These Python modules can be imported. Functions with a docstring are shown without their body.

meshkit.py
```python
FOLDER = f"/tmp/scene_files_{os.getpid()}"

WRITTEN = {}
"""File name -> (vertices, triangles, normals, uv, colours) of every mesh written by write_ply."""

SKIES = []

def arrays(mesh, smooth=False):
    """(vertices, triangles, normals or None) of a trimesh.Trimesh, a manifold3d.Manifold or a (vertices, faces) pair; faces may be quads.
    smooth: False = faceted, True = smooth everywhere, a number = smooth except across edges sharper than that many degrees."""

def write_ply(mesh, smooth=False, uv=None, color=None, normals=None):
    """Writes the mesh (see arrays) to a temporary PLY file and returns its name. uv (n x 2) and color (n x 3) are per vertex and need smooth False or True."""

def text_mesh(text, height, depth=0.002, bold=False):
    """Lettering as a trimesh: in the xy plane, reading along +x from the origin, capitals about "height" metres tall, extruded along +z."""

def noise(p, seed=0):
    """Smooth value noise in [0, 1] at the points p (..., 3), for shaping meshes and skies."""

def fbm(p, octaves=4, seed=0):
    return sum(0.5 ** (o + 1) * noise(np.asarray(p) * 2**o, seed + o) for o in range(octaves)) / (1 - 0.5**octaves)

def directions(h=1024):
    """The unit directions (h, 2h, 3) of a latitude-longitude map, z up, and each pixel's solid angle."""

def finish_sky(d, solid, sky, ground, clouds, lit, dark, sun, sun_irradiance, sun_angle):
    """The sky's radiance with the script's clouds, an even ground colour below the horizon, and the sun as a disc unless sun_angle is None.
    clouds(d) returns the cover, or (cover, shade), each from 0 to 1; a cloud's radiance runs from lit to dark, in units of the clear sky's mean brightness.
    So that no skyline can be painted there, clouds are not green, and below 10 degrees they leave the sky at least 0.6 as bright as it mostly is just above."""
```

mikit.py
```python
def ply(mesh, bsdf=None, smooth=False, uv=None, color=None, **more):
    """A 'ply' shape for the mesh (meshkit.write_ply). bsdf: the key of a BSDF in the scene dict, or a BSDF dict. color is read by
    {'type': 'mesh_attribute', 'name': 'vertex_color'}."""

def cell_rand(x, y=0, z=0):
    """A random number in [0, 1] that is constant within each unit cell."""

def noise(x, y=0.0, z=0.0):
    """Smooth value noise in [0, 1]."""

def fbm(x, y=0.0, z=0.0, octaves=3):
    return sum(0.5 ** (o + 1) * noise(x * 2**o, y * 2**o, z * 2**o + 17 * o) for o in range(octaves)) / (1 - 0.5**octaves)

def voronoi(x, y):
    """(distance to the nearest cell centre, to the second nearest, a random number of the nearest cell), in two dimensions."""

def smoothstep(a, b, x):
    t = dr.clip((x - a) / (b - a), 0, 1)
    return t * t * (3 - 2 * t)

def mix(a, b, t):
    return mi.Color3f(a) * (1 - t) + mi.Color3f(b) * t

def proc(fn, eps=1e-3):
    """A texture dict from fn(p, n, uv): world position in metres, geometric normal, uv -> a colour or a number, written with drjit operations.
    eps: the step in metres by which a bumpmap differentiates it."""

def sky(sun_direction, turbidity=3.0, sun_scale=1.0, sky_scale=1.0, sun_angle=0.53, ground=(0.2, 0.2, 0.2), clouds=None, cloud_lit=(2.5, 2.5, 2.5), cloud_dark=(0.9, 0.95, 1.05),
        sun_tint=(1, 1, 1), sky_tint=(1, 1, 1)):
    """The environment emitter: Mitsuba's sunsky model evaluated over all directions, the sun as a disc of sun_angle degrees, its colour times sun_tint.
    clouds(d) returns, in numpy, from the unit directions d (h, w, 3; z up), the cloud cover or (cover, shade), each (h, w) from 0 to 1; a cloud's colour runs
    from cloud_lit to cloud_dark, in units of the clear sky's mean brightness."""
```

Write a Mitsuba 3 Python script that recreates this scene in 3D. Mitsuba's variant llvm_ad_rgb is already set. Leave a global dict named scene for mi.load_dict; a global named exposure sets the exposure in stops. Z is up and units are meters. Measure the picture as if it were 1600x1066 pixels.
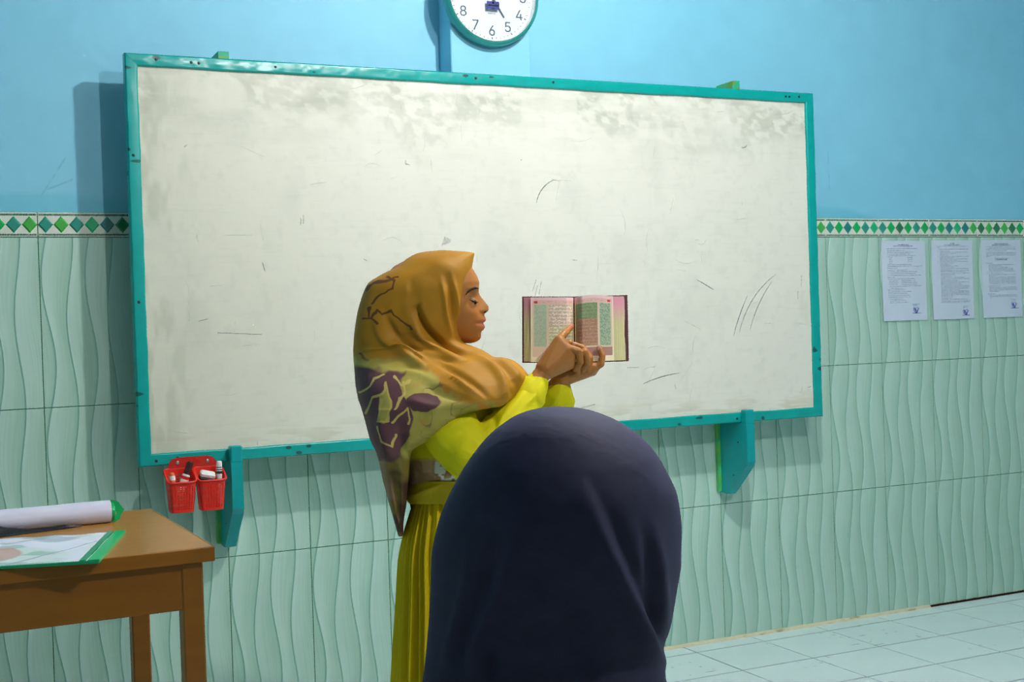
import math, random
import numpy as np
import trimesh
import manifold3d as m3
import drjit as dr
import mitsuba as mi
import mikit, meshkit
from mikit import proc, noise, fbm, smoothstep, mix, cell_rand

T = mi.ScalarTransform4f
scene, labels = {}, {}
rng = random.Random(7)
nrg = np.random.default_rng(7)

# ------------------------------------------------------------------ camera
FPX = 1997.65                                   # focal length in pixels of the 1600 px wide frame
CAM = np.array([-0.3447, -3.9142, 1.1761])
YAW, PITCH, ROLL = 0.4401, -0.0116, -0.0330
FWD = np.array([math.sin(YAW) * math.cos(PITCH), math.cos(YAW) * math.cos(PITCH), math.sin(PITCH)])
_r0 = np.array([math.cos(YAW), -math.sin(YAW), 0.0])
_u0 = np.cross(_r0, FWD)
RGT = math.cos(ROLL) * _r0 + math.sin(ROLL) * _u0
UPV = -math.sin(ROLL) * _r0 + math.cos(ROLL) * _u0
scene['camera'] = {'type': 'perspective', 'fov_axis': 'x', 'fov': math.degrees(2 * math.atan(800 / FPX)), 'near_clip': 0.05, 'far_clip': 60.0,
                   'to_world': T().look_at(origin=CAM.tolist(), target=(CAM + FWD).tolist(), up=UPV.tolist())}
exposure = 3.98
# the room's two bare bulbs under the ceiling (their places follow from the board's two shadows)
LAMP_POWER = 150.0
LAMP_TINT = (1.0, 0.99, 0.975)
LAMPS = [(1.53, -1.65, 2.80), (1.47, -3.58, 2.78)]
LAMP_R = 0.034


def lin(r, g, b):
    return [((c / 255) / 12.92 if c <= 10 else ((c / 255 + 0.055) / 1.055) ** 2.4) for c in (r, g, b)]


def rgb(c):
    return {'type': 'rgb', 'value': [float(x) for x in c]}


def at(px, py, depth):
    """The point that stands at this depth in front of the lens."""
    px, py, depth = np.broadcast_arrays(np.asarray(px, float), np.asarray(py, float), np.asarray(depth, float))
    d = FWD + RGT * ((px[..., None] - 800) / FPX) - UPV * ((py[..., None] - 533) / FPX)
    return CAM + d * depth[..., None]


# ------------------------------------------------------------------ materials
def mat(key, color, rough=0.6, spec=0.4, two=True, bump=None, bump_scale=0.001, eps=1e-3, **more):
    col = proc(color) if callable(color) else rgb(color)
    b = {'type': 'principled', 'base_color': col, 'roughness': rough, 'specular': spec, **more}
    if bump is not None:
        b = {'type': 'bumpmap', 'tex': proc(bump, eps), 'bsdf': b, 'scale': bump_scale}
    scene[key] = {'type': 'twosided', 'bsdf': b} if two else b
    return key


def c3(*c):
    return mi.Color3f(*[float(x) for x in c])


def seg(x, y, a, b):
    """distance from (x, y) to the segment a-b"""
    vx, vy = b[0] - a[0], b[1] - a[1]
    t = dr.clip(((x - a[0]) * vx + (y - a[1]) * vy) / (vx * vx + vy * vy), 0, 1)
    return dr.sqrt(dr.square(x - a[0] - t * vx) + dr.square(y - a[1] - t * vy))


def paint_fn(p, n, uv):
    f = fbm(p.x * 1.3, p.z * 1.3, 2.0, 3)
    g = fbm(p.x * 14, p.z * 14, 5.0, 2)
    c = mix(c3(.19, .525, .705), c3(.23, .565, .74), f)
    c = c * (0.97 + 0.06 * g)
    # worn, patched paint low on the wall and two faint scrapes
    low = smoothstep(.13, .0, p.z - 1.55) * smoothstep(.50, .66, fbm(p.x * 2.2, p.z * 9, 1.0, 3))
    c = mix(c, c3(.10, .47, .60), .55 * low)
    s = dr.minimum(seg(p.x, p.z, (.015, 1.60), (.085, 1.71)), seg(p.x, p.z, (.03, 1.615), (.10, 1.645)))
    s = dr.minimum(s, seg(p.x, p.z, (2.865, 1.66), (2.863, 1.80)))
    c = mix(c, c3(.10, .37, .50), .5 * smoothstep(.004, .0012, s) * noise(p.x * 90, p.z * 90))
    return c


mat('paint', paint_fn, .55, .35, bump=lambda p, n, uv: fbm(p.x * 30 + p.y * 30, p.z * 30, 1.0, 3), bump_scale=.0012)
mat('plain_paint', lambda p, n, uv: mix(c3(.36, .52, .43), c3(.19, .50, .68), smoothstep(1.545, 1.555, p.z)), .6, .3)
mat('dim_paint', (.16, .16, .15), .6, .3)
mat('ceiling_white', (.27, .27, .27), .8, .2)


def wave_fn(p, n, uv):
    f = uv.x - dr.floor(uv.x)
    t = uv.y
    band = dr.floor(uv.x)
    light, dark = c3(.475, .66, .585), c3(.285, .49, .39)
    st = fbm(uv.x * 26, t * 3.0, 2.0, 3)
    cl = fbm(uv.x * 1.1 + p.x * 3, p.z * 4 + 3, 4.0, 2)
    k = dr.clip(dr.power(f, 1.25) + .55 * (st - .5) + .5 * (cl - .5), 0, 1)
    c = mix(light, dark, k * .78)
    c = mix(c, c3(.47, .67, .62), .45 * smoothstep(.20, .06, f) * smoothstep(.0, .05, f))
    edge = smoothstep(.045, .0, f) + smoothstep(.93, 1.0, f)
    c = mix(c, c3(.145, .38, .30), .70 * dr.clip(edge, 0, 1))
    w = dr.sin(band * 2.4) * .02
    return c * (1.0 + w)


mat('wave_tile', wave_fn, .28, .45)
mat('grout_green', (.10, .25, .16), .9, .2)
mat('border_white', lambda p, n, uv: mix(c3(.62, .68, .58), c3(.70, .74, .66), fbm(p.x * 40, p.z * 40, 1.0, 2)), .25, .5)


def bead_fn(p, n, uv):
    q = p.x / .0043
    r = cell_rand(dr.floor(q), dr.floor(p.z * 30), 3)
    f = q - dr.floor(q)
    c = mix(c3(.02, .10, .08), c3(.10, .22, .16), smoothstep(.75, .95, r))
    return mix(c, c3(.45, .55, .45), smoothstep(.36, .48, dr.abs(f - .5)))


mat('border_beads', bead_fn, .25, .5)
DIAMOND = []
for i, c in enumerate([(.0, .36, .07), (.02, .27, .20), (.05, .40, .06), (.01, .19, .19), (.015, .17, .06), (.01, .40, .16)]):
    DIAMOND.append(mat(f'glass_diamond_{i}', c, .12, .7, clearcoat=.6, clearcoat_gloss=.95))


def floor_fn(p, n, uv):
    f = fbm(p.x * 3, p.y * 3, 1.0, 3)
    r = cell_rand(dr.floor((p.x - 2.1357) / .293), dr.floor((p.y + .0945) / .276), 5)
    c = mix(c3(.53, .645, .65), c3(.60, .71, .71), f) * (.97 + .05 * r)
    spot = smoothstep(.86, .92, noise(p.x * 46, p.y * 46, 3.0)) * smoothstep(.55, .75, noise(p.x * 7, p.y * 7, 9.0))
    return mix(c, c3(.20, .28, .27), .55 * spot)


mat('floor_tile', floor_fn, .22, .45)
mat('grout_grey', (.05, .10, .115), .9, .2)
mat('caulk', lambda p, n, uv: mix(c3(.66, .62, .44), c3(.40, .33, .18), smoothstep(.5, .75, fbm(p.x * 25, p.y * 60, p.z * 60, 3))), .8, .2)
mat('gap_dark', (.035, .014, .008), .9, .1)


def teal_fn(p, n, uv):
    f = fbm(p.x * 22, p.y * 22, p.z * 22, 3)
    c = mix(c3(.0, .285, .265), c3(.0, .36, .335), f)
    chip = smoothstep(.80, .84, noise(p.x * 34, p.y * 60, p.z * 60)) * smoothstep(.62, .7, noise(p.x * 7, 3.0, p.z * 7))
    return mix(c, c3(.006, .06, .06), .85 * chip)


mat('teal_gloss', teal_fn, .26, .5, clearcoat=.15, clearcoat_gloss=.9, bump=lambda p, n, uv: fbm(p.x * 28, p.y * 60, p.z * 40, 2), bump_scale=.002)
mat('teal_stile', teal_fn, .30, .45, bump=lambda p, n, uv: fbm(p.x * 60, p.y * 60, p.z * 18, 2), bump_scale=.0005)
mat('teal_wood', lambda p, n, uv: mix(c3(.0, .265, .28), c3(.0, .34, .355), fbm(p.x * 30, p.y * 12, p.z * 6, 3)), .3, .45)
mat('lime_edge', lambda p, n, uv: mix(c3(.13, .42, .03), c3(.02, .40, .18), fbm(p.x * 60, p.y * 60, p.z * 30, 2)), .5, .4)
mat('green_block', lambda p, n, uv: mix(c3(.02, .38, .20), c3(.14, .30, .05), smoothstep(.45, .65, fbm(p.x * 45, p.y * 45, p.z * 45, 2))), .5, .4)
mat('raw_wood', (.15, .09, .05), .8, .2)
mat('nail_black', (.01, .02, .025), .5, .4)


def board_fn(p, n, uv):
    x, z = p.x, p.z
    c = mix(c3(.655, .64, .53), c3(.74, .725, .64), smoothstep(.0, 1.3, x) + .35 * (fbm(x * 3, z * 3, 1.0, 3) - .5))
    # eraser haze: a grey band along the top, fainter clouds elsewhere
    top = smoothstep(.30, .02, 1.955 - z + .12 * (fbm(x * 4, z * 2, 7.0, 2) - .5))
    sm = smoothstep(.46, .72, fbm(x * 6, z * 22, 3.0, 4))
    brush = smoothstep(.40, .64, fbm(x * 5 + 2 * (fbm(x * 9, z * 9, 31.0, 2) - .5), z * 8, 23.0, 3)) * smoothstep(.30, .66, fbm(x * 34 + z * 12, z * 42, 27.0, 3))
    c = mix(c, c3(.33, .35, .27), top * (.20 * sm + .40 * brush + .10 * smoothstep(.3, .7, fbm(x * 22, z * 22, 35.0, 3))))
    cl = smoothstep(.56, .78, fbm(x * 7, z * 5, 11.0, 4))
    c = mix(c, c3(.47, .49, .42), .17 * cl)
    dl = smoothstep(.22, .0, x - .27) * smoothstep(.42, .7, fbm(x * 30, z * 9, 4.0, 3))
    c = mix(c, c3(.42, .43, .33), .5 * dl)
    low = smoothstep(.10, .0, z - .84) * smoothstep(.45, .7, fbm(x * 9, z * 60, 2.0, 3))
    c = mix(c, c3(.50, .46, .32), .45 * low)
    fine = smoothstep(.60, .80, fbm(x * 14, z * 130, 6.0, 3))
    return mix(c, c3(.40, .42, .36), .07 * fine + .10 * smoothstep(.55, .8, fbm(x * 40, z * 34, 15.0, 3)))


mat('whiteboard_white', board_fn, .42, .35)
mat('pen_grey', (.10, .12, .12), .8, .2)
mat('pen_haze', (.52, .53, .48), .8, .2)

mat('clock_dial', (.64, .68, .72), .45, .3)
mat('clock_rim', (.03, .30, .27), .12, .6, metallic=.35)
mat('clock_steel', (.72, .80, .80), .12, .6, metallic=.8)
mat('clock_ink', (.045, .085, .12), .5, .3)
mat('clock_logo', (.012, .02, .18), .4, .4)
mat('logo_white', (.85, .85, .9), .5, .3)
mat('logo_pink', (.70, .08, .35), .5, .3)
scene['clock_glass'] = {'type': 'thindielectric', 'int_ior': 1.5}
mat('paper_white', lambda p, n, uv: mix(c3(.56, .64, .78), c3(.61, .69, .82), fbm(p.x * 9, p.z * 9, 1.0, 2)), .7, .2)
mat('paper_ink', (.10, .14, .22), .8, .1)
mat('paper_ink_soft', (.20, .26, .36), .8, .1)
mat('ink_blue', (.06, .07, .38), .8, .1)

mat('red_plastic', (.74, .022, .012), .3, .5)
mat('red_plastic_dark', (.50, .02, .014), .35, .5)
mat('plastic_white', (.78, .76, .74), .35, .5)
mat('plastic_maroon', (.06, .008, .01), .35, .5)
mat('plastic_orange', (.80, .16, .05), .4, .5)
mat('plastic_black', (.012, .012, .014), .4, .5)
mat('steel', (.55, .55, .55), .25, .6, metallic=.9)


def desk_fn(p, n, uv):
    g = fbm(p.x * 3, p.y * 60, p.z * 60, 3)
    k = fbm(p.x * 1.4, p.y * 2.2, p.z * 2, 2)
    return mix(c3(.29, .115, .014), c3(.38, .17, .026), .5 * g + .5 * k)


def desk_side_fn(p, n, uv):
    g = fbm(p.x * 4, p.y * 5, p.z * 40, 3)
    return mix(c3(.205, .066, .002), c3(.26, .092, .004), g)


mat('desk_top', desk_fn, .3, .5)
mat('desk_brown', desk_side_fn, .38, .45)
mat('desk_edge', (.40, .24, .09), .6, .3)
mat('roll_white', lambda p, n, uv: mix(c3(.66, .66, .84), c3(.74, .70, .80), fbm(p.x * 7, p.y * 30, p.z * 30, 2)), .35, .4)
mat('roll_black', (.008, .008, .010), .4, .4)
mat('green_plastic', (.0, .40, .12), .28, .5)
mat('green_plastic_dark', (.0, .24, .10), .3, .5)


def cover_fn(p, n, uv):
    u, v = uv.x, uv.y
    w = fbm(u * 3.2, v * 3.2 + u * 1.5, 2.0, 3)
    c = mix(c3(.56, .66, .66), c3(.68, .70, .82), smoothstep(.35, .65, w))
    c = mix(c, c3(.22, .42, .36), .8 * smoothstep(.54, .63, fbm(u * 3 + 5, v * 5, 3.0, 3)) * smoothstep(.9, .6, u))
    red = smoothstep(.27, .23, dr.sqrt(dr.square((u - .30) * 1.2) + dr.square(v - .36)))
    c = mix(c, c3(.48, .20, .14), .8 * red)
    c = mix(c, c3(.30, .26, .42), .7 * smoothstep(.035, .012, dr.abs(v - .25 - (u - .62) * 1.7 + .10 * (w - .5))))
    c = mix(c, c3(.25, .32, .42), .7 * smoothstep(.12, .07, dr.sqrt(dr.square(u - .62) * .5 + dr.square(v - .85))))
    return c


mat('folder_cover', cover_fn, .18, .55, clearcoat=.7, clearcoat_gloss=.95)


# woman
def skin_fn(p, n, uv):
    return mix(c3(.42, .165, .050), c3(.47, .195, .066), fbm(p.x * 30, p.y * 30, p.z * 30, 2))


scene['skin'] = {'type': 'twosided', 'bsdf': {'type': 'principled', 'base_color': {'type': 'mesh_attribute', 'name': 'vertex_color'}, 'roughness': .45, 'specular': .4}}
mat('brow_dark', (.025, .015, .010), .7, .2)
mat('eye_white', (.24, .15, .10), .9, .05)
mat('nail', (.62, .36, .26), .3, .5)

BRANCH = [((574, 452), (586, 441)), ((586, 441), (604, 438)), ((604, 438), (621, 433)), ((606, 432), (616, 440)), ((616, 440), (612, 452)), ((612, 452), (596, 460)), ((596, 460), (580, 474)),
          ((577, 480), (576, 494)), ((567, 497), (580, 498)), ((580, 498), (588, 484)), ((588, 484), (598, 491)), ((598, 491), (610, 487)), ((610, 487), (626, 501)), ((626, 501), (642, 510)), ((642, 510), (644, 515)),
          ((578, 498), (590, 505)), ((561, 553), (567, 557)), ((567, 557), (575, 562))]
LIGHTLINE = [((562, 612), (578, 604)), ((578, 604), (585, 590)), ((585, 590), (600, 584)), ((570, 648), (583, 622)), ((583, 622), (596, 616)), ((596, 616), (603, 598)), ((603, 598), (610, 630)), ((610, 630), (606, 660)), ((606, 660), (592, 658)),
             ((592, 658), (595, 625)), ((616, 640), (624, 622)), ((624, 622), (634, 612)), ((634, 612), (630, 596)), ((618, 590), (626, 600)), ((626, 600), (640, 596)), ((612, 662), (622, 652)), ((622, 652), (636, 640)), ((636, 640), (640, 660)), ((592, 668), (600, 690)), ((600, 690), (612, 698)), ((612, 698), (618, 680))]


def scarf_fn(p, n, uv):
    x, y = uv.x * 1000, uv.y * 1000
    w1 = fbm(x * .030, y * .030, 3.0, 3)
    w2 = fbm(x * .018 + 9, y * .022, 7.0, 3)
    orange = mix(c3(.345, .150, .005), c3(.42, .195, .009), w1)
    # branch drawings on the orange crown
    x, y = x + 5 * (noise(x * .11, y * .11, 41.0) - .5), y + 5 * (noise(x * .11, y * .11, 47.0) - .5)
    d = seg(x, y, *BRANCH[0])
    for b in BRANCH[1:]:
        d = dr.minimum(d, seg(x, y, *b))
    orange = mix(orange, c3(.085, .028, .010), .9 * smoothstep(2.3, 1.1, d))
    # printed border below the diagonal fold
    fold = y - (553 + (x - 556) * .10 + 74 * smoothstep(640, 765, x) + 10 * (w1 - .5))
    k = smoothstep(-4, 14, fold)
    k = dr.maximum(k, smoothstep(-4, 8, y - 628))
    olive = mix(c3(.29, .23, .035), c3(.43, .37, .085), w1)
    olive = mix(olive, c3(.46, .19, .03), smoothstep(.60, .66, fbm(x * .05, y * .05, 21.0, 2)) * smoothstep(640, 680, x))
    px = x + 26 * (w2 - .5)
    purple = smoothstep(.0, 3.0, 640 - px + 10 * dr.sin(y * .06)) * smoothstep(572, 580, y + 16 * (w1 - .5))
    blob = dr.sqrt(dr.square((x - 662) / 26) + dr.square((y - 628) / 15) )
    purple = dr.maximum(purple, smoothstep(1.05, .95, blob + .5 * (w1 - .5)))
    pod = dr.sqrt(dr.square((x - 601) / 9) + dr.square((y - 634) / 30))
    purple = purple * smoothstep(.9, 1.05, pod)
    purple = purple * smoothstep(.0, 4.0, 720 + 30 * (w2 - .5) - y + .3 * (x - 600))
    c = mix(olive, c3(.105, .040, .048), purple)
    dl = seg(x, y, *LIGHTLINE[0])
    for b in LIGHTLINE[1:]:
        dl = dr.minimum(dl, seg(x, y, *b))
    c = mix(c, c3(.50, .38, .10), .9 * smoothstep(2.4, 1.2, dl + 1.2 * (w1 - .5)))
    veins = dr.abs(fbm(x * .045, y * .045, 33.0, 2) - .5)
    c = mix(c, c3(.16, .09, .04), .7 * smoothstep(.018, .006, veins) * smoothstep(650, 670, x))
    low = smoothstep(714, 728, y + .15 * (x - 600))
    c = mix(c, mix(mix(c3(.055, .022, .014), c3(.17, .12, .02), smoothstep(.45, .6, w2)), c3(.26, .14, .075), smoothstep(.40, .55, fbm(x * .07, y * .03, 51.0, 2)) * smoothstep(18, 6, x - 592 - .30 * (y - 735))), low)
    return mix(orange, c, k)


mat('scarf', scarf_fn, .62, .3, sheen=.3)


def dress_fn(p, n, uv):
    return mix(c3(.62, .55, .002), c3(.67, .605, .004), fbm(p.x * 12, p.y * 12, p.z * 12, 3))


mat('dress_yellow', dress_fn, .7, .25, sheen=.2)
mat('skirt_yellow', lambda p, n, uv: mix(c3(.60, .42, .002), c3(.67, .49, .004), fbm(p.x * 20, p.y * 20, p.z * 5, 3)), .7, .25, sheen=.2)
mat('belt_yellow', (.50, .35, .008), .7, .25)
def bodice_fn(p, n, uv):
    x, y = uv.x * 1000, uv.y * 1000
    w = fbm(x * .06, y * .06, 3.0, 3)
    low = mix(c3(.30, .17, .075), c3(.42, .27, .14), smoothstep(.4, .6, w))
    low = mix(low, c3(.60, .60, .52), smoothstep(676, 682, x) * smoothstep(.40, .55, fbm(x * .12, y * .12, 9.0, 2)))
    return mix(c3(.56, .53, .004), low, smoothstep(714, 722, y))


mat('lining', bodice_fn, .8, .2)
mat('shoe_dark', (.03, .025, .02), .5, .4)


def navy_fn(p, n, uv):
    f = fbm(p.x * 60, p.y * 60, p.z * 60, 3)
    return mix(c3(.0120, .0112, .032), c3(.0175, .0170, .048), f)


mat('navy_jersey', navy_fn, .75, .3, sheen=.4, sheen_tint=.4, bump=lambda p, n, uv: fbm(p.x * 160, p.y * 160, p.z * 160, 2), bump_scale=.0006, eps=5e-4)
mat('student_dress', (.02, .02, .04), .8, .2)

# book
mat('book_cover', (.10, .030, .028), .5, .4)


def edge_fn(p, n, uv):
    l = noise(uv.x * 60, uv.y * 2.0, 1.0)
    c = mix(c3(.68, .63, .34), c3(.50, .45, .22), l)
    return mix(c, c3(.66, .30, .36), smoothstep(.50, .95, uv.y))


mat('page_edges', edge_fn, .8, .2)


def page(u, v, side):
    """a printed page: pink frame, a green column at the outer side, lines of script in coloured fields; u from the outer edge to the spine, v upwards"""
    c = mix(c3(.80, .73, .50), c3(.82, .55, .54), smoothstep(.60, 1.0, v))
    def field(u0, u1, v0, v1):
        return smoothstep(u0 - .006, u0 + .006, u) * smoothstep(u1 + .006, u1 - .006, u) * smoothstep(v0 - .004, v0 + .004, v) * smoothstep(v1 + .004, v1 - .004, v)
    fr = field(.04, .985, .08, .955)
    c = mix(c, c3(.66, .32, .28), .45 * fr)
    c = mix(c, c3(.60, .26, .20), .5 * field(.06, .97, .905, .94) * smoothstep(.45, .55, noise(u * 40, v * 60, 2.0)))
    c = mix(c, c3(.55, .03, .05), field(.08, .16, .905, .94))
    g = field(.08, .36, .24, .885)
    c = mix(c, c3(.62, .55, .35), field(.07, .37, .23, .895))
    gg = mix(c3(.22, .34, .22), c3(.40, .46, .32), smoothstep(.35, .65, noise(u * 55, v * 75, 4.0)))
    if side < 0:
        gg = mix(gg, c3(.55, .60, .42), .5)
    c = mix(c, gg, g)
    c = mix(c, c3(.62, .55, .35), field(.40, .985, .23, .895))
    m = field(.42, .97, .24, .885)
    lines = smoothstep(.30, .42, dr.abs(v * 19 - dr.floor(v * 19) - .5)) * smoothstep(.28, .40, noise(u * 46, dr.floor(v * 19) * 3.1, 6.0))
    if side < 0:
        bg = mix(c3(.78, .76, .48), c3(.84, .69, .54), smoothstep(.55, .57, v))
    else:
        bg = mix(c3(.48, .27, .17), c3(.22, .36, .17), smoothstep(.64, .66, v))
    bg = mix(bg, c3(.22, .12, .08), .50 * (1 - lines) * smoothstep(.22, .32, noise(u * 70, v * 70, 8.0)))
    c = mix(c, bg, m)
    if side > 0:
        c = mix(c, c3(.33, .15, .13), .85 * field(.04, .985, .085, .215))
    return c


mat('page_print_a', lambda p, n, uv: page(uv.x, uv.y, -1), .6, .25)
mat('page_print_b', lambda p, n, uv: page(uv.x, uv.y, 1), .6, .25)
mat('lamp_white', (.8, .8, .8), .4, .4)
mat('stool_wood', (.25, .12, .04), .5, .4)


KS = 1.0
# ------------------------------------------------------------------ mesh helpers
def numbered(key):
    if key not in scene and key not in labels:
        return key
    i = 1
    while f'{key}_{i:03d}' in scene or f'{key}_{i:03d}' in labels:
        i += 1
    return f'{key}_{i:03d}'


def obj(name, shape, parent=None, label=None, cat=None, group=None, kind=None):
    key = numbered(parent + '__' + name if parent else name)
    scene[key] = shape
    tag(key, label, cat, group, kind)
    return key


def tag(key, label=None, cat=None, group=None, kind=None):
    d = {k: v for k, v in (('label', label), ('category', cat), ('group', group), ('kind', kind)) if v}
    if d:
        labels[key] = {**labels.get(key, {}), **d}


def thing(name, label, cat, group=None):
    key = numbered(name)
    tag(key, label, cat, group)
    return key


def cbox(x0, x1, y0, y1, z0, z1, b=0.002):
    """a box with chamfered edges"""
    b = min(b, (x1 - x0) / 3, (y1 - y0) / 3, (z1 - z0) / 3)
    lo, hi = np.array([x0, y0, z0]), np.array([x1, y1, z1])
    pts = []
    for s in np.ndindex(2, 2, 2):
        for k in range(3):
            q = np.where(np.array(s) == 0, lo + b, hi - b)
            q[k] = lo[k] if s[k] == 0 else hi[k]
            pts.append(q)
    return trimesh.convex.convex_hull(np.array(pts))


def box12(x0, x1, y0, y1, z0, z1):
    m = trimesh.creation.box((x1 - x0, y1 - y0, z1 - z0))
    m.apply_translation(((x0 + x1) / 2, (y0 + y1) / 2, (z0 + z1) / 2))
    return m


def cat(*ms):
    return trimesh.util.concatenate(list(ms))


def hull_pts(pts):
    return trimesh.convex.convex_hull(np.array(pts, float))


def prism_x(poly, x0, x1):
    """poly in (y, z), extruded along x (convex)"""
    return hull_pts([(x, y, z) for x in (x0, x1) for y, z in poly])


def tube(points, r, sides=10, cap=True):
    p = np.asarray(points, float)
    r = np.broadcast_to(np.asarray(r, float), (len(p),))
    t = np.gradient(p, axis=0)
    t /= np.linalg.norm(t, axis=1, keepdims=True) + 1e-12
    a = np.cross(t, [0.13, 0.31, 0.94])
    a /= np.linalg.norm(a, axis=1, keepdims=True) + 1e-12
    b = np.cross(t, a)
    ang = np.arange(sides) * 2 * np.pi / sides
    v = p[:, None] + r[:, None, None] * (np.cos(ang)[None, :, None] * a[:, None] + np.sin(ang)[None, :, None] * b[:, None])
    n = len(p)
    f = []
    for i in range(n - 1):
        for j in range(sides):
            k = (j + 1) % sides
            f += [[i * sides + j, i * sides + k, (i + 1) * sides + k], [i * sides + j, (i + 1) * sides + k, (i + 1) * sides + j]]
    v = v.reshape(-1, 3)
    if cap:
        v = np.vstack([v, p[:1], p[-1:]])
        c0, c1 = len(v) - 2, len(v) - 1
        for j in range(sides):
            k = (j + 1) % sides
            f += [[c0, k, j], [c1, (n - 1) * sides + j, (n - 1) * sides + k]]
    return trimesh.Trimesh(v, np.array(f), process=False)


def lathe(profile, sides=48):
    """profile (r, h) turned about z"""
    pr = np.array(profile, float)
    ang = np.arange(sides) * 2 * np.pi / sides
    v = np.stack([pr[:, None, 0] * np.cos(ang), pr[:, None, 0] * np.sin(ang), np.broadcast_to(pr[:, None, 1], (len(pr), sides))], -1).reshape(-1, 3)
    f = []
    for i in range(len(pr) - 1):
        for j in range(sides):
            k = (j + 1) % sides
            f += [[i * sides + j, i * sides + k, (i + 1) * sides + k], [i * sides + j, (i + 1) * sides + k, (i + 1) * sides + j]]
    return trimesh.Trimesh(v, np.array(f), process=True)


def grid_mesh(P, closed_u=False, cap=False):
    """P (n, m, 3) -> vertices, faces; the second axis may close"""
    n, m = P.shape[:2]
    v = P.reshape(-1, 3)
    f = []
    for i in range(n - 1):
        for j in range(m if closed_u else m - 1):
            k = (j + 1) % m
            f += [[i * m + j, i * m + k, (i + 1) * m + k], [i * m + j, (i + 1) * m + k, (i + 1) * m + j]]
    if cap:
        v = np.vstack([v, P[0].mean(0)[None], P[-1].mean(0)[None]])
        a, b = len(v) - 2, len(v) - 1
        for j in range(m):
            k = (j + 1) % m
            f += [[a, k, j], [b, (n - 1) * m + j, (n - 1) * m + k]]
    return v, np.array(f)


def ball(c, r, seg_=16):
    return m3.Manifold.sphere(float(r), seg_).translate([float(x) for x in c])


def bone(a, ra, b, rb, seg_=16):
    return m3.Manifold.batch_hull([ball(a, ra, seg_), ball(b, rb, seg_)])


def chain(pts, seg_=16):
    """pts: [(xyz, r), ...] joined by the hulls of neighbouring spheres"""
    return [bone(a, ra, b, rb, seg_) for (a, ra), (b, rb) in zip(pts[:-1], pts[1:])]


def to_tm(man):
    m = man.to_mesh()
    return trimesh.Trimesh(m.vert_properties[:, :3].astype(float), m.tri_verts.astype(int), process=True)


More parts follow.
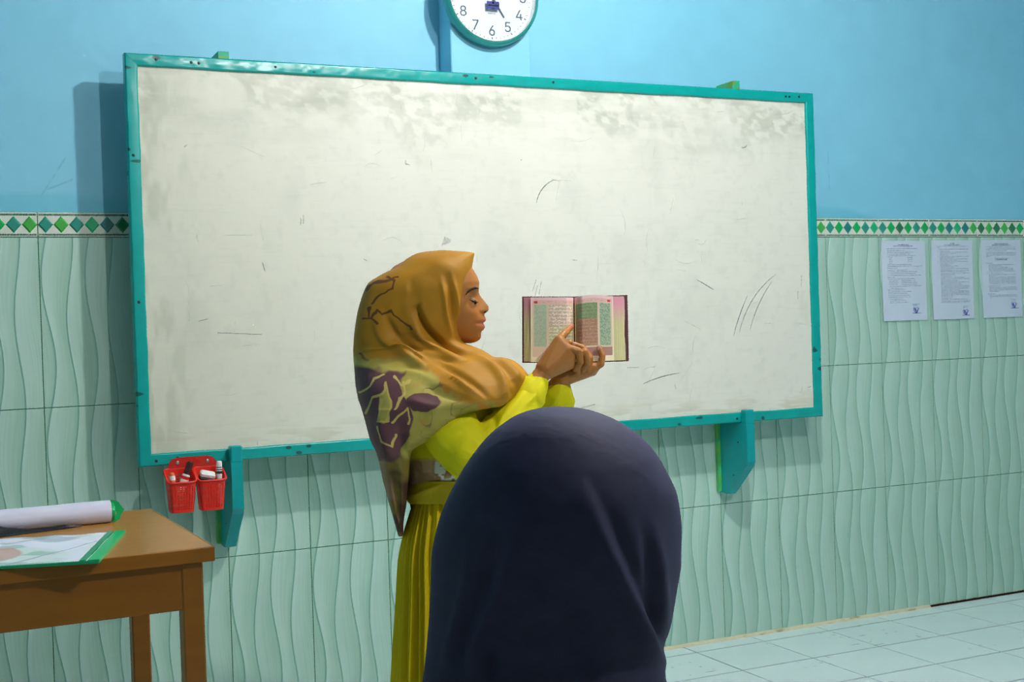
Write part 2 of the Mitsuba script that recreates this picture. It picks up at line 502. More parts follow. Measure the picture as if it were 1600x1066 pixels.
def to_man(tm):
    return m3.Manifold(m3.Mesh(np.asarray(tm.vertices, np.float32), np.asarray(tm.faces, np.uint32)))


def interp(ys, keys):
    """smooth interpolation through (y, value) keys"""
    from scipy.interpolate import PchipInterpolator
    k = np.array(keys, float)
    return PchipInterpolator(k[:, 0], k[:, 1])(np.clip(ys, k[0, 0], k[-1, 0]))


def polydist(X, Y, pts):
    """(signed distance, relative place) of every point to a polyline"""
    best, sgn, rel = np.full(X.shape, 1e9), np.zeros(X.shape), np.zeros(X.shape)
    pts = np.array(pts, float)
    L = np.r_[0, np.cumsum(np.linalg.norm(np.diff(pts, axis=0), axis=1))]
    for i in range(len(pts) - 1):
        a, b = pts[i], pts[i + 1]
        d = b - a
        t = np.clip(((X - a[0]) * d[0] + (Y - a[1]) * d[1]) / (d @ d), 0, 1)
        ex, ey = X - a[0] - t * d[0], Y - a[1] - t * d[1]
        dist = np.hypot(ex, ey)
        m = dist < best
        best = np.where(m, dist, best)
        sgn = np.where(m, np.sign(d[0] * ey - d[1] * ex), sgn)
        rel = np.where(m, (L[i] + t * (L[i + 1] - L[i])) / L[-1], rel)
    return best * sgn, rel


def smooth_poly(pts, n=24):
    from scipy.interpolate import CubicSpline
    p = np.array(pts, float)
    t = np.r_[0, np.cumsum(np.linalg.norm(np.diff(p, axis=0), axis=1))]
    if len(p) < 3:
        return p
    return CubicSpline(t, p)(np.linspace(0, t[-1], n))


def folds(X, Y, items):
    """sum of cloth folds: (polyline, height, width on its one side, width on its other side)"""
    out = np.zeros(X.shape)
    for pts, amp, s1, s2 in items:
        d, rel = polydist(X, Y, smooth_poly(pts))
        taper = np.clip(np.minimum(rel * 2.6, (1 - rel) * 4 + .1), 0, 1)
        out += amp * taper * np.exp(-(d / np.where(d > 0, s1, s2)) ** 2)
    return out


def cloth_loft(ys, xl, xr, b, w0, depth, nth=120, power=2.4, fold=None, jitter=0.0, seed=0, close_bottom=True):
    """a garment as stacked rings: per height its left and right outline and its half depth; folds push the surface along its normals.
    Returns vertices, faces, uv (print coordinates)."""
    th = np.linspace(0, 2 * np.pi, nth, endpoint=False)
    pw = np.broadcast_to(np.asarray(power, float), ys.shape)[:, None]
    cs, sn = np.cos(th)[None], np.sin(th)[None]
    ex = np.sign(cs) * np.abs(cs) ** (2 / pw)
    ey = np.sign(sn) * np.abs(sn) ** (2 / pw)
    X = (xl + xr)[:, None] / 2 + (xr - xl)[:, None] / 2 * ex
    Y = np.broadcast_to(ys[:, None], X.shape)
    Wd = (w0[:, None] + b[:, None] * ey) * (KS if depth > 2 else 1)
    P = at(X, Y, depth - Wd)
    disp = np.zeros(X.shape)
    if fold:
        disp += folds(X, Y, fold)
    if jitter:
        disp += jitter * (meshkit.fbm(P * 16, 3, seed) - .5)
    du = np.roll(P, -1, 1) - np.roll(P, 1, 1)
    dv = np.gradient(P, axis=0)
    N = np.cross(du, dv)
    N /= np.linalg.norm(N, axis=-1, keepdims=True) + 1e-12
    ctr = P.mean(1, keepdims=True)
    if ((P - ctr) * N).sum() < 0:
        N = -N
    edge = np.ones(len(ys)); edge[0] = 0; 
    P = P + N * (disp * edge[:, None] * (KS * .95 if depth > 2 else 1))[..., None]
    v, f = grid_mesh(P, closed_u=True, cap=close_bottom)
    uv = np.stack([X, Y], -1).reshape(-1, 2) / 1000
    if close_bottom:
        uv = np.vstack([uv, [[X[0].mean() / 1000, ys[0] / 1000], [X[-1].mean() / 1000, ys[-1] / 1000]]])
    return v, f, uv


# ------------------------------------------------------------------ the room
RX0, RX1, RY0, RZ1 = -1.9, 4.9, -5.6, 2.95
ZB = [0.0, .4986, .9845, 1.4775]                # tile courses
ZL = 1.5498                                     # top of the border
TW = .258                                       # tile width

obj('wall_back', mikit.ply(cat(box12(RX0 - .1, RX1 + .1, 0.0, .1, ZL, RZ1), box12(RX0 - .1, RX1 + .1, .006, .1, -.05, ZL)), 'paint'), kind='structure')
obj('wall_left', mikit.ply(box12(RX0 - .1, RX0, RY0, 0, -.05, RZ1), 'plain_paint'), kind='structure')
obj('wall_right', mikit.ply(box12(RX1, RX1 + .1, RY0, 0, -.05, RZ1), 'plain_paint'), kind='structure')
obj('wall_front', mikit.ply(box12(RX0 - .1, RX1 + .1, RY0 - .1, RY0, -.05, RZ1), 'dim_paint'), kind='structure')
obj('ceiling', mikit.ply(box12(RX0 - .1, RX1 + .1, RY0 - .1, .1, RZ1, RZ1 + .1), 'ceiling_white'), kind='structure')
obj('grout_bed', mikit.ply(box12(RX0, RX1, .0015, .0062, 0, ZL), 'grout_green'), 'wall_back')

# wave tiles: the relief follows the printed bands
CURVES = [(.078, .064, .25), (.318, .048, .50), (.539, .054, .25), (.762, .043, .48)]


def wave_tile(h, w):
    cols = []
    sub = [0.0, .035, .25, .5, .75, .965]
    ts = np.linspace(0, 1, 19)
    def cx(k, t):
        a = CURVES[k % 4]
        return (a[0] + k // 4) - a[1] * np.cos(2 * np.pi * (t - a[2]))
    for k in range(-1, 4):
        for s in sub:
            cols.append((k, s))
    cols.append((4, 0.0))
    g, us = [], []
    for k, s in cols:
        x0, x1 = cx(k, ts), cx(k + 1, ts)
        x = x0 + (x1 - x0) * s
        hgt = .0018 * (1 - s) if s > .01 else 0.0
        g.append(np.stack([x, np.full_like(ts, hgt), ts], -1))
        us.append(k + 1 + s + 0 * ts)
    G, U = np.array(g), np.array(us)                     # columns x rows
    # clip to the tile's width, keeping the band coordinate
    e = .0055
    X = G[..., 0].copy()
    for j in range(len(ts)):
        xs, uu = X[:, j], U[:, j]
        U[:, j] = np.interp(np.clip(xs, e, 1 - e), xs, uu)
        G[:, j, 1] = np.interp(np.clip(xs, e, 1 - e), xs, G[:, j, 1])
        X[:, j] = np.clip(xs, e, 1 - e)
    keep = [i for i in range(len(X)) if X[i].max() > e + 1e-6 and X[i].min() < 1 - e - 1e-6]
    keep = [max(min(keep) - 1, 0)] + keep + [min(max(keep) + 1, len(X) - 1)]
    keep = sorted(set(keep))
    X, Hh, U = X[keep], G[keep, :, 1], U[keep]
    tt = np.clip(ts, .0028, 1 - .0028)
    P = np.stack([X * w, -.0005 - Hh, np.broadcast_to((1 - tt) * h, X.shape)], -1)
    # skirt back to the bed
    Pb = P.copy(); Pb[..., 1] = .003
    n, m = P.shape[:2]
    v, f = grid_mesh(P)
    f = [list(q) for q in f]
    uv = np.stack([U, np.broadcast_to(ts, U.shape)], -1).reshape(-1, 2)
    loop = [(i, 0) for i in range(n)] + [(n - 1, j) for j in range(1, m)] + [(i, m - 1) for i in range(n - 2, -1, -1)] + [(0, j) for j in range(m - 2, 0, -1)]
    base = len(v)
    v = np.vstack([v, [Pb[i, j] for i, j in loop]])
    uv = np.vstack([uv, [uv[i * m + j] for i, j in loop]])
    L = len(loop)
    for q in range(L):
        a, b = loop[q], loop[(q + 1) % L]
        ia, ib = a[0] * m + a[1], b[0] * m + b[1]
        f += [[ia, ib, base + (q + 1) % L], [ia, base + (q + 1) % L, base + q]]
    return trimesh.Trimesh(v, np.array(f), process=False), uv


KT = range(-3, 18)
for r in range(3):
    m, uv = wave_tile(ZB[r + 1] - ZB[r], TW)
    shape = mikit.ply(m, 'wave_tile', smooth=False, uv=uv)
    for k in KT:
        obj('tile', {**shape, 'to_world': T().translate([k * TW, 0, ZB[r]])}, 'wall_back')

# the border: strips with two rows of beads and six glass lozenges each
hb = ZL - ZB[3]
strip = mikit.ply(cbox(.0012, TW - .0012, -.0030, .004, .0012, hb - .001, .0012), 'border_white')
beads = mikit.ply(cat(cbox(.003, TW - .003, -.0042, -.002, .0045, .0095, .0008), cbox(.003, TW - .003, -.0042, -.002, hb - .0105, hb - .0050, .0008)), 'border_beads')
dw, dh = TW / 6 * .49, .0245
lozenge = hull_pts([(dw, -.003, 0), (-dw, -.003, 0), (0, -.003, dh), (0, -.003, -dh), (dw * .74, -.0075, 0), (-dw * .74, -.0075, 0), (0, -.0075, dh * .74), (0, -.0075, -dh * .74)])
loz = [mikit.ply(lozenge, d) for d in DIAMOND]
PATTERN = {-1: [2, 1, 0, 0, 1, 2], 0: [1, 2, 1, 5, 3, 4], 11: [1, 0, 3, 0, 1, 5], 12: [1, 0, 4, 0, 1, 0], 13: [1, 0, 3, 5, 3, 2], 14: [4, 2, 4, 2, 4, 0]}
for k in KT:
    s = obj('border_tile', {**strip, 'to_world': T().translate([k * TW, 0, ZB[3]])}, 'wall_back')
    obj('bead_rows', {**beads, 'to_world': T().translate([k * TW, 0, ZB[3]])}, s)
    pat = PATTERN.get(k) or [rng.choice([0, 1, 2, 3, 5, 0, 1]) for _ in range(6)]
    for i in range(6):
        obj('lozenge', {**loz[pat[i]], 'to_world': T().translate([(k + (i + .5) / 6) * TW, 0, ZB[3] + hb * .50])}, s)

# floor
FX, FY, SX, SY = 2.1357, -.0945, .293, .276
obj('floor', mikit.ply(box12(RX0, RX1, RY0, .0, -.05, -.004), 'grout_grey'), kind='structure')
i0, i1 = math.floor((RX0 - FX) / SX), math.ceil((RX1 - FX) / SX)
rest = []
for j in range(-1, 20):
    y1 = min(FY - j * SY, -.003)
    y0 = max(FY - (j + 1) * SY, RY0 + .002)
    if y1 - y0 < .02:
        continue
    for i in range(i0, i1):
        x0, x1 = max(FX + i * SX, RX0 + .001), min(FX + (i + 1) * SX, RX1 - .001)
        if x1 - x0 < .02:
            continue
        m = cbox(x0 + .0024, x1 - .0024, y0 + .0042, y1 - .0042, -.008, nrg.uniform(-.0002, .0002), .0008)
        if x0 > .7 and j < 8:
            obj('tile', mikit.ply(m, 'floor_tile'), 'floor')
        else:
            rest.append(m)
obj('far_tile', mikit.ply(cat(*rest), 'floor_tile'), 'floor', kind='stuff')
# joint between floor and wall: cream caulk, crumbled away to a dark gap at the right
xs = np.linspace(RX0, 3.30, 140)
wob = .0015 * (meshkit.noise(np.stack([xs * 30, xs * 0, xs * 0], -1)) - .5)
P = np.stack([np.stack([xs, -.001 + 0 * xs, .010 + wob], -1), np.stack([xs, -.006 + wob, .0075 + wob], -1), np.stack([xs, -.013 + 2 * wob, .0004 + 0 * xs], -1)], 0)
v, f = grid_mesh(P)
obj('trim_1', mikit.ply((v, f), 'caulk', smooth=True), kind='structure')
obj('trim_2', mikit.ply(cbox(3.30, RX1, -.006, -.0005, .0003, .007, .001), 'gap_dark'), kind='structure')

# pilaster above the board that carries the clock
COLX0, COLX1, COLD = 1.270, 1.556, .095
obj('column', mikit.ply(cbox(COLX0, COLX1, -COLD, .02, ZL, RZ1, .003), 'paint'), 'wall_back')

# lamps
for i, (lx, ly, lz) in enumerate(LAMPS):
    t = thing('ceiling_lamp', 'bare round white bulb on the ceiling ' + ('nearest the whiteboard' if i == 0 else 'farther from the whiteboard'), 'lamp')
    obj('holder', mikit.ply(trimesh.Trimesh(*[lathe([(0, 0), (.055, 0), (.055, -.012), (.03, -.03), (.022, -.10), (0, -.10)], 32).vertices + [lx, ly, RZ1], lathe([(0, 0), (.055, 0), (.055, -.012), (.03, -.03), (.022, -.10), (0, -.10)], 32).faces], process=False), 'lamp_white', smooth=30), t)
    scene[t + '__bulb'] = {'type': 'sphere', 'center': [lx, ly, lz], 'radius': LAMP_R, 'emitter': {'type': 'area', 'radiance': {'type': 'rgb', 'value': [LAMP_POWER * c for c in LAMP_TINT]}}, 'bsdf': {'type': 'ref', 'id': 'lamp_white'}}

# ------------------------------------------------------------------ whiteboard
BX0, BX1, BZ0, BZ1, BY = .237, 2.682, .807, 1.993, -.150
FW, FT = .036, .034
wb = thing('whiteboard', 'large scuffed whiteboard in a glossy teal painted wooden frame', 'whiteboard')
obj('panel', mikit.ply(box12(BX0 + .012, BX1 - .012, BY + .010, BY + .018, BZ0 + .012, BZ1 - .012), 'whiteboard_white'), wb)


def rail(a, b, horizontal):
    """a mitred frame bar with a rounded front, from outer corner to outer corner"""
    prof = [(0, 0), (0, -.85), (.05, -.96), (.14, -1), (.86, -1), (.95, -.95), (1, -.82), (1, 0)]   # (across, out) in FW, FT
    P = []
    n = 40 if horizontal else 24
    for s in np.linspace(0, 1, n):
        ring = []
        for c, o in prof:
            c, o = c * FW, BY + FT + o * FT
            wob = .0007 * math.sin(s * 61 + c * 300) + .0005 * math.sin(s * 23 + 2)
            if horizontal == 1:
                ring.append((a[0] + c + s * (b[0] - a[0] - 2 * c), o, a[1] - c + wob * (c > 0)))
            elif horizontal == -1:
                ring.append((a[0] + c + s * (b[0] - a[0] - 2 * c), o, a[1] + c + wob * (c > 0)))
            elif horizontal == 0 and a[2] == 0:
                ring.append((a[0] + c + wob * (c > 0), o, a[1] + c + s * (b[1] - a[1] - 2 * c)))
            else:
                ring.append((a[0] - c + wob * (c > 0), o, a[1] + c + s * (b[1] - a[1] - 2 * c)))
        P.append(ring)
    v, f = grid_mesh(np.array(P), closed_u=True, cap=True)
    m = trimesh.Trimesh(v, f, process=False)
    trimesh.repair.fix_normals(m)
    return m


obj('frame_rail', mikit.ply(rail((BX0, BZ1), (BX1, BZ1), 1), 'teal_gloss', smooth=40), wb)
obj('frame_rail', mikit.ply(rail((BX0, BZ0), (BX1, BZ0), -1), 'teal_gloss', smooth=40), wb)
obj('frame_stile', mikit.ply(rail((BX0, BZ0, 0), (BX0, BZ1), 0), 'teal_stile', smooth=40), wb)
obj('frame_stile', mikit.ply(rail((BX1, BZ0, 1), (BX1, BZ1), 0), 'teal_stile', smooth=40), wb)
nail = lathe([(0, 0), (.0042, 0), (.0034, .0012), (0, .0016)], 12)
nail.apply_transform(trimesh.transformations.rotation_matrix(math.pi / 2, [1, 0, 0]))
nl = mikit.ply(nail, 'nail_black')
for x, z in [(.425, 1.975), (.447, 1.974), (.325, 1.978), (.675, 1.976), (2.556, 1.975), (2.572, 1.975), (2.615, 1.977), (.252, 1.70), (.285, .822), (.345, .826), (2.30, .822), (1.61, 1.978), (1.33, 1.977), (.252, 1.28)]:
    obj('nail', {**nl, 'to_world': T().translate([x, BY - .0002, z])}, wb)


def ribbon(pts, wd, y, n=14):
    """a flat pen stroke on the board, in (x, z)"""
    p = smooth_poly(pts, n) if len(pts) > 2 else np.array(pts, float)
    t = np.gradient(p, axis=0)
    t /= np.linalg.norm(t, axis=1, keepdims=True) + 1e-9
    nn = np.stack([-t[:, 1], t[:, 0]], -1)
    w = wd * (.35 + .65 * np.sin(np.linspace(.15, np.pi - .15, len(p))))[:, None] / 2
    a, b = p + nn * w, p - nn * w
    P = np.stack([np.c_[a[:, 0], np.full(len(p), y), a[:, 1]], np.c_[b[:, 0], np.full(len(p), y), b[:, 1]]])
    v, f = grid_mesh(P)
    return trimesh.Trimesh(v, f, process=False)


def on_board(px, py):
    d = FWD + RGT * ((px - 800) / FPX) - UPV * ((py - 533) / FPX)
    q = CAM + d * ((BY + .010 - CAM[1]) / d[1])
    return q[0], q[2]


STROKES = [[(632, 255), (640, 258)], [(634, 250), (634, 258)], [(866, 281), (850, 292), (838, 317)], [(862, 281), (871, 282)], [(1158, 230), (1162, 231), (1167, 227)], [(1212, 429), (1180, 462), (1155, 520)],
           [(1206, 440), (1186, 475), (1172, 515)], [(1088, 437), (1104, 446), (1115, 453)], [(1168, 462), (1155, 495), (1146, 525)], [(832, 455), (838, 437)], [(842, 460), (846, 440)], [(836, 462), (840, 446)],
           [(568, 405), (574, 408)], [(894, 406), (901, 407)], [(288, 230), (292, 226)], [(1054, 600), (1056, 608)], [(1262, 606), (1267, 604)], [(980, 575), (998, 574)], [(410, 410), (414, 424)], [(470, 340), (470, 352)],
           [(474, 336), (474, 350)], [(310, 502), (326, 498)], [(372, 698), (379, 699)], [(402, 696), (402, 690)], [(1225, 336), (1226, 334)], [(1252, 430), (1252, 448)], [(1247, 455), (1246, 468)], [(900, 640), (930, 632)],
           [(925, 582), (930, 583)], [(340, 520), (410, 523)], [(1005, 600), (1050, 585), (1062, 583)], [(812, 250), (816, 250)]]
ms = []
for s in STROKES:
    ms.append(ribbon([on_board(*q) for q in s], .0026, BY + .0097))
for k in range(7):                                   # the scribbles left of the middle and above the book
    ms.append(ribbon([on_board(690 + k * 1.8, 384 - k * .6), on_board(695 + k * 1.6, 370 + k * .8)], .0022, BY + .0097))
obj('pen_mark', mikit.ply(cat(*ms), 'pen_grey'), wb, label='dark pen strokes and scratches left on the board', kind='stuff')
ms = []
for k in range(75):
    x, z = nrg.uniform(BX0 + .08, BX1 - .08), nrg.uniform(BZ0 + .06, BZ1 - .06)
    L, a = nrg.uniform(.008, .09) , nrg.choice([nrg.normal(1.2, .3), nrg.normal(.1, .25), nrg.normal(1.57, .1)])
    bend = nrg.normal(0, .1) * L
    dx, dz = L * math.cos(a), L * math.sin(a)
    ms.append(ribbon([(x, z), (x + dx / 2 - bend * math.sin(a), z + dz / 2 + bend * math.cos(a)), (x + dx, z + dz)], nrg.uniform(.0008, .0018), BY + .0098, 7))
obj('scratch', mikit.ply(cat(*ms), 'pen_haze'), wb, label='faint grey scratches over the board', kind='stuff')

# wooden brackets that carry the board, and the two blocks at its top
for (bx, zt, zb), lab in [((.492, .852, .540), 'teal wooden bracket under the whiteboard next to the red basket'), ((2.315, .853, .545), 'teal wooden bracket under the right end of the whiteboard')]:
    t = thing('board_bracket', lab, 'bracket')
    wdt = .034
    side = [(-.0035, BZ0 - .002), (-.0035, zb), (-.060, zb - .002), (-.176, .652), (-.184, .668), (-.184, BZ0 - .002)]
    obj('arm', mikit.ply(prism_x(side, bx, bx + wdt), 'teal_wood'), t)
    obj('tongue', mikit.ply(cbox(bx, bx + wdt, -.184, -.1515, BZ0 - .004, zt, .003), 'teal_wood'), t)
    obj('wall_plate', mikit.ply(cbox(bx - .012, bx + .003, -.020, -.0033, zb + .004, BZ0 - .003, .002), 'lime_edge'), t, label='lime green unpainted edge')
    for yy, zz in ((-.13, .735), (-.095, .615)):
        n2 = lathe([(0, 0), (.0035, 0), (.002, .001), (0, .0012)], 10)
        n2.apply_transform(trimesh.transformations.rotation_matrix(-math.pi / 2, [0, 1, 0]))
        obj('nail', mikit.ply(n2, 'nail_black', to_world=T().translate([bx + .0002, yy, zz])), t)
for x0, x1, yw, zt, lab in [(.512, .546, -.005, 2.022, 'small green wooden block above the left part of the whiteboard'), (2.355, 2.385, -.005, 2.030, 'small green wedge-shaped wooden block above the right part of the whiteboard')]:
    t = thing('top_block', lab, 'wooden block')
    obj('batten', mikit.ply(cbox(x0, x1, -.110, yw, 1.94, zt, .002), 'green_block'), t)
    obj('wall_end', mikit.ply(cbox(x0 - .012, x0 + .010, -.030, -.0005, 1.95, zt - .012, .002), 'raw_wood' if x0 < 1 else 'teal_wood'), t)

# ------------------------------------------------------------------ clock
ck = thing('wall_clock', 'round white wall clock with a teal rim above the whiteboard', 'clock')
CX, CZ, CY0 = 1.409, 2.258, -COLD
CR = .168
FACE = T().translate([CX, CY0, CZ]).rotate([1, 0, 0], 90)      # dial plane: x right, y up, z towards the room
obj('rim', mikit.ply(lathe([(0, .001), (CR * .93, .001), (CR, .008), (CR, .026), (CR * .985, .036), (CR * .95, .041), (CR * .915, .038), (CR * .90, .030), (CR * .895, .018), (0, .018)], 96), 'clock_rim', smooth=35, to_world=FACE), ck)
obj('inner_ring', mikit.ply(lathe([(CR * .892, .018), (CR * .892, .0255), (CR * .912, .0385), (CR * .92, .0397), (CR * .905, .0365), (CR * .898, .0275), (CR * .898, .018)], 96), 'clock_steel', smooth=35, to_world=FACE), ck)
obj('dial', mikit.ply(lathe([(0, .0185), (CR * .893, .0185), (CR * .893, .0200), (0, .0200)], 96), 'clock_dial', to_world=FACE), ck)
nums = []
RN = .1155
for h in range(1, 13):
    a = math.radians(90 - 30 * h)
    m = meshkit.text_mesh(str(h), .0325, .0006)
    c = m.bounds.mean(0)
    m.apply_translation([RN * math.cos(a) - c[0], RN * math.sin(a) - c[1], .0201])
    obj('numeral', mikit.ply(m, 'clock_ink', to_world=FACE), ck)
ticks = []
for k in range(60):
    a = math.radians(6 * k)
    L, w = (.0065, .0016) if k % 5 == 0 else (.0042, .0008)
    m = box12(-w, w, .1405 - L / 2, .1405 + L / 2, .0200, .0206)
    m.apply_transform(trimesh.transformations.rotation_matrix(a, [0, 0, 1]))
    ticks.append(m)
obj('tick_ring', mikit.ply(cat(*ticks), 'clock_ink', to_world=FACE), ck)
m = meshkit.text_mesh('QUARTZ', .0050, .0004)
m.apply_translation([-m.bounds.mean(0)[0], -.062, .0201])
obj('lettering', mikit.ply(m, 'clock_ink', to_world=FACE), ck)


def hand(deg, L, w, z):
    m = hull_pts([(-w, -.02, z), (w, -.02, z), (-w * .6, L, z), (w * .6, L, z), (-w, -.02, z + .001), (w, -.02, z + .001), (-w * .6, L, z + .001), (w * .6, L, z + .001)])
    m.apply_transform(trimesh.transformations.rotation_matrix(-math.radians(deg), [0, 0, 1]))
    return m


obj('hour_hand', mikit.ply(hand(148, .083, .0032, .0225), 'clock_ink', to_world=FACE), ck)
obj('minute_hand', mikit.ply(hand(337, .112, .0025, .0245), 'clock_ink', to_world=FACE), ck)
obj('hub', mikit.ply(lathe([(0, .0201), (.0065, .0201), (.0065, .0262), (.004, .0272), (0, .0275)], 24), 'clock_ink', to_world=FACE), ck)
lg = obj('logo', mikit.ply(cbox(-.0215, .0225, -.050, -.0235, .0335, .0345, .0006), 'clock_logo', to_world=FACE), ck, label='small dark blue maker badge')
obj('badge_bar', mikit.ply(cat(*[box12(-.0165 + i * .0047, -.0128 + i * .0047, -.0395, -.0345, .0345, .0349) for i in range(8)]), 'logo_white', to_world=FACE), lg)
obj('badge_bar', mikit.ply(cat(box12(-.004, .006, -.0475, -.0455, .0345, .0349)), 'logo_white', to_world=FACE), lg)
obj('badge_spot', mikit.ply(lathe([(0, .0345), (.0038, .0345), (.0038, .0349), (0, .0349)], 16), 'logo_pink', to_world=FACE @ T().translate([.001, -.0285, 0])), lg)
obj('cover_glass', mikit.ply(lathe([(0, .0350), (CR * .905, .0350)], 64), 'clock_glass', to_world=FACE), ck)

# ------------------------------------------------------------------ notices on the tiles
PAPERS = [(3.107, 3.330, 1.147, 1.462, 'printed notice stuck to the wave tiles nearest the whiteboard', 0), (3.363, 3.580, 1.146, 1.464, 'printed notice on the tiles in the middle of the row of three', 1),
          (3.630, 3.848, 1.146, 1.465, 'printed notice on the tiles farthest from the whiteboard', 2)]
for x0, x1, z0, z1, lab, kind in PAPERS:
    t = thing('paper_notice', lab, 'paper', 'notices on the tiled wall')
    w, h = x1 - x0, z1 - z0
    n = 10
    U, V = np.meshgrid(np.linspace(0, 1, n), np.linspace(0, 1, n), indexing='ij')
    def surf(u, v, off=0.0):
        bulge = .0022 * np.sin(np.pi * u) * (.5 + .5 * np.sin(3 * v + kind)) + .0030 * (1 - v) ** 4
        return np.stack([x0 + u * w, -.0036 - bulge - off, z0 + v * h], -1)
    F_, B_ = surf(U, V), surf(U, V, -.0004)
    v1, f1 = grid_mesh(F_)
    v2, f2 = grid_mesh(B_)
    obj('sheet', mikit.ply(trimesh.Trimesh(np.vstack([v1, v2]), np.vstack([f1, f2[:, ::-1] + len(v1)]), process=False), 'paper_white', smooth=True), t)
    words, bold = [], []
    def line(v, u0, u1, th=.0058, dst=words):
        u = u0
        while u < u1 - .01:
            L = min(rng.uniform(.02, .075), u1 - u)
            a = surf(np.array([u, u + L, u + L, u]), np.array([v, v, v + th, v + th]), .0006)
            dst.append(trimesh.Trimesh(a, [[0, 1, 2], [0, 2, 3]], process=False))
            u += L + .012
    R = rng
    if kind == 0:
        line(.947, .38, .62, .009, bold); line(.930, .27, .72, .008, bold)
        rows = [(.90, .12, .82), (.878, .12, .54), (.855, .12, .72), (.832, .12, .64), (.810, .12, .76)]
        rows += [(.786 - .022 * i, .16, .24) for i in range(4)] + [(.786 - .022 * i, .58, .70) for i in range(3)]
        rows += [(.700, .12, .66), (.678, .12, .92), (.655, .12, .36), (.632, .12, .55), (.610, .12, .79), (.588, .12, .76), (.565, .12, .90), (.542, .12, .28), (.52, .12, .75), (.497, .14, .36), (.497, .42, .76), (.474, .14, .35), (.474, .42, .80),
                 (.452, .14, .34), (.452, .42, .78), (.43, .16, .90), (.405, .16, .44), (.385, .12, .50), (.362, .12, .66), (.34, .12, .55), (.316, .12, .60), (.294, .12, .62), (.27, .16, .46), (.25, .16, .52), (.226, .16, .58)]
    elif kind == 1:
        line(.955, .46, .56, .009, bold); line(.936, .32, .70, .009, bold); line(.922, .10, .90, .005)
        rows = [(.905, .14, .20)]
        y = .885
        while y > .19:
            rows.append((y, .20, .90 if R.random() < .5 else R.uniform(.4, .85)))
            y -= R.choice([.016, .017, .022])
        rows += [(y_, .14, .16) for y_ in (.85, .79, .72, .60, .52, .40, .33)]
    else:
        line(.945, .34, .68, .010, bold); line(.928, .28, .74, .009, bold); line(.914, .12, .88, .005)
        rows = [(.895, .20, .88), (.878, .12, .88), (.86, .12, .65), (.835, .12, .88), (.818, .12, .88), (.80, .12, .88), (.785, .12, .24), (.70, .12, .30), (.57, .12, .50), (.405, .12, .44), (.305, .12, .34)]
        rows += [(.68 - .017 * i, .17, R.uniform(.5, .86)) for i in range(6)] + [(.55 - .0165 * i, .17, R.choice([.86, .86, .32, .50])) for i in range(8)] + [(.385 - .017 * i, .17, .88 if i < 3 else .4) for i in range(4)]
        rows += [(.285, .17, .88), (.268, .17, .88), (.25, .17, .24)]
        for (u0, u1, a, b) in ((.33, .69, .735, .738), (.33, .69, .762, .765), (.33, .333, .735, .765), (.688, .69, .735, .765)):
            q = surf(np.array([u0, u1, u1, u0]), np.array([a, a, b, b]), .0006)
            bold.append(trimesh.Trimesh(q, [[0, 1, 2], [0, 2, 3]], process=False))
        line(.745, .37, .65, .010, bold)
    for r_ in rows:
        line(*r_)
    s0 = {0: (.66, .20), 1: (.70, .155), 2: (.70, .225)}[kind]
    line(s0[1], s0[0], s0[0] + .18); line(s0[1] - .018, s0[0] + .01, s0[0] + .13)
    line(s0[1] - .115, s0[0], s0[0] + .19, .008, bold)
    obj('printed_text', mikit.ply(cat(*words), 'paper_ink_soft'), t, kind='stuff')
    obj('heading', mikit.ply(cat(*bold), 'paper_ink'), t, kind='stuff')
    sg = surf(s0[0] + .03 + .10 * np.linspace(0, 1, 40) + .028 * np.cos(np.linspace(0, 26, 40)), s0[1] - .075 + .03 * np.sin(np.linspace(0, 21, 40)) + .008 * np.cos(np.linspace(0, 9, 40)), .0012)
    obj('signature', mikit.ply(tube(sg, .0009, 5), 'ink_blue'), t, label='blue ink signature')

# ------------------------------------------------------------------ red basket on the frame
rb = thing('pen_basket', 'red plastic twin pen basket hanging on the whiteboard frame beside the bracket', 'basket')


def shell(P, Nrm, mask, th):
    """a thick sheet over a grid of points (rows, around); cells where mask is False are holes"""
    n, m = P.shape[:2]
    I = P - Nrm * th
    V = np.concatenate([P.reshape(-1, 3), I.reshape(-1, 3)])
    o = n * m
    f = []
    k = lambda i, j: i * m + j % m
    def open_(i, j):
        return not (0 <= i < n - 1) or not mask[i, j % m]
    for i in range(n - 1):
        for j in range(m):
            if not mask[i, j]:
                continue
            a, b, c, d = k(i, j), k(i, j + 1), k(i + 1, j + 1), k(i + 1, j)
            f += [[a, b, c], [a, c, d], [o + a, o + c, o + b], [o + a, o + d, o + c]]
            for (p, q, oi, oj) in ((a, b, i - 1, j), (b, c, i, j + 1), (c, d, i + 1, j), (d, a, i, j - 1)):
                if open_(oi, oj):
                    f += [[q, p, o + p], [q, o + p, o + q]]
    return trimesh.Trimesh(V, np.array(f), process=False)


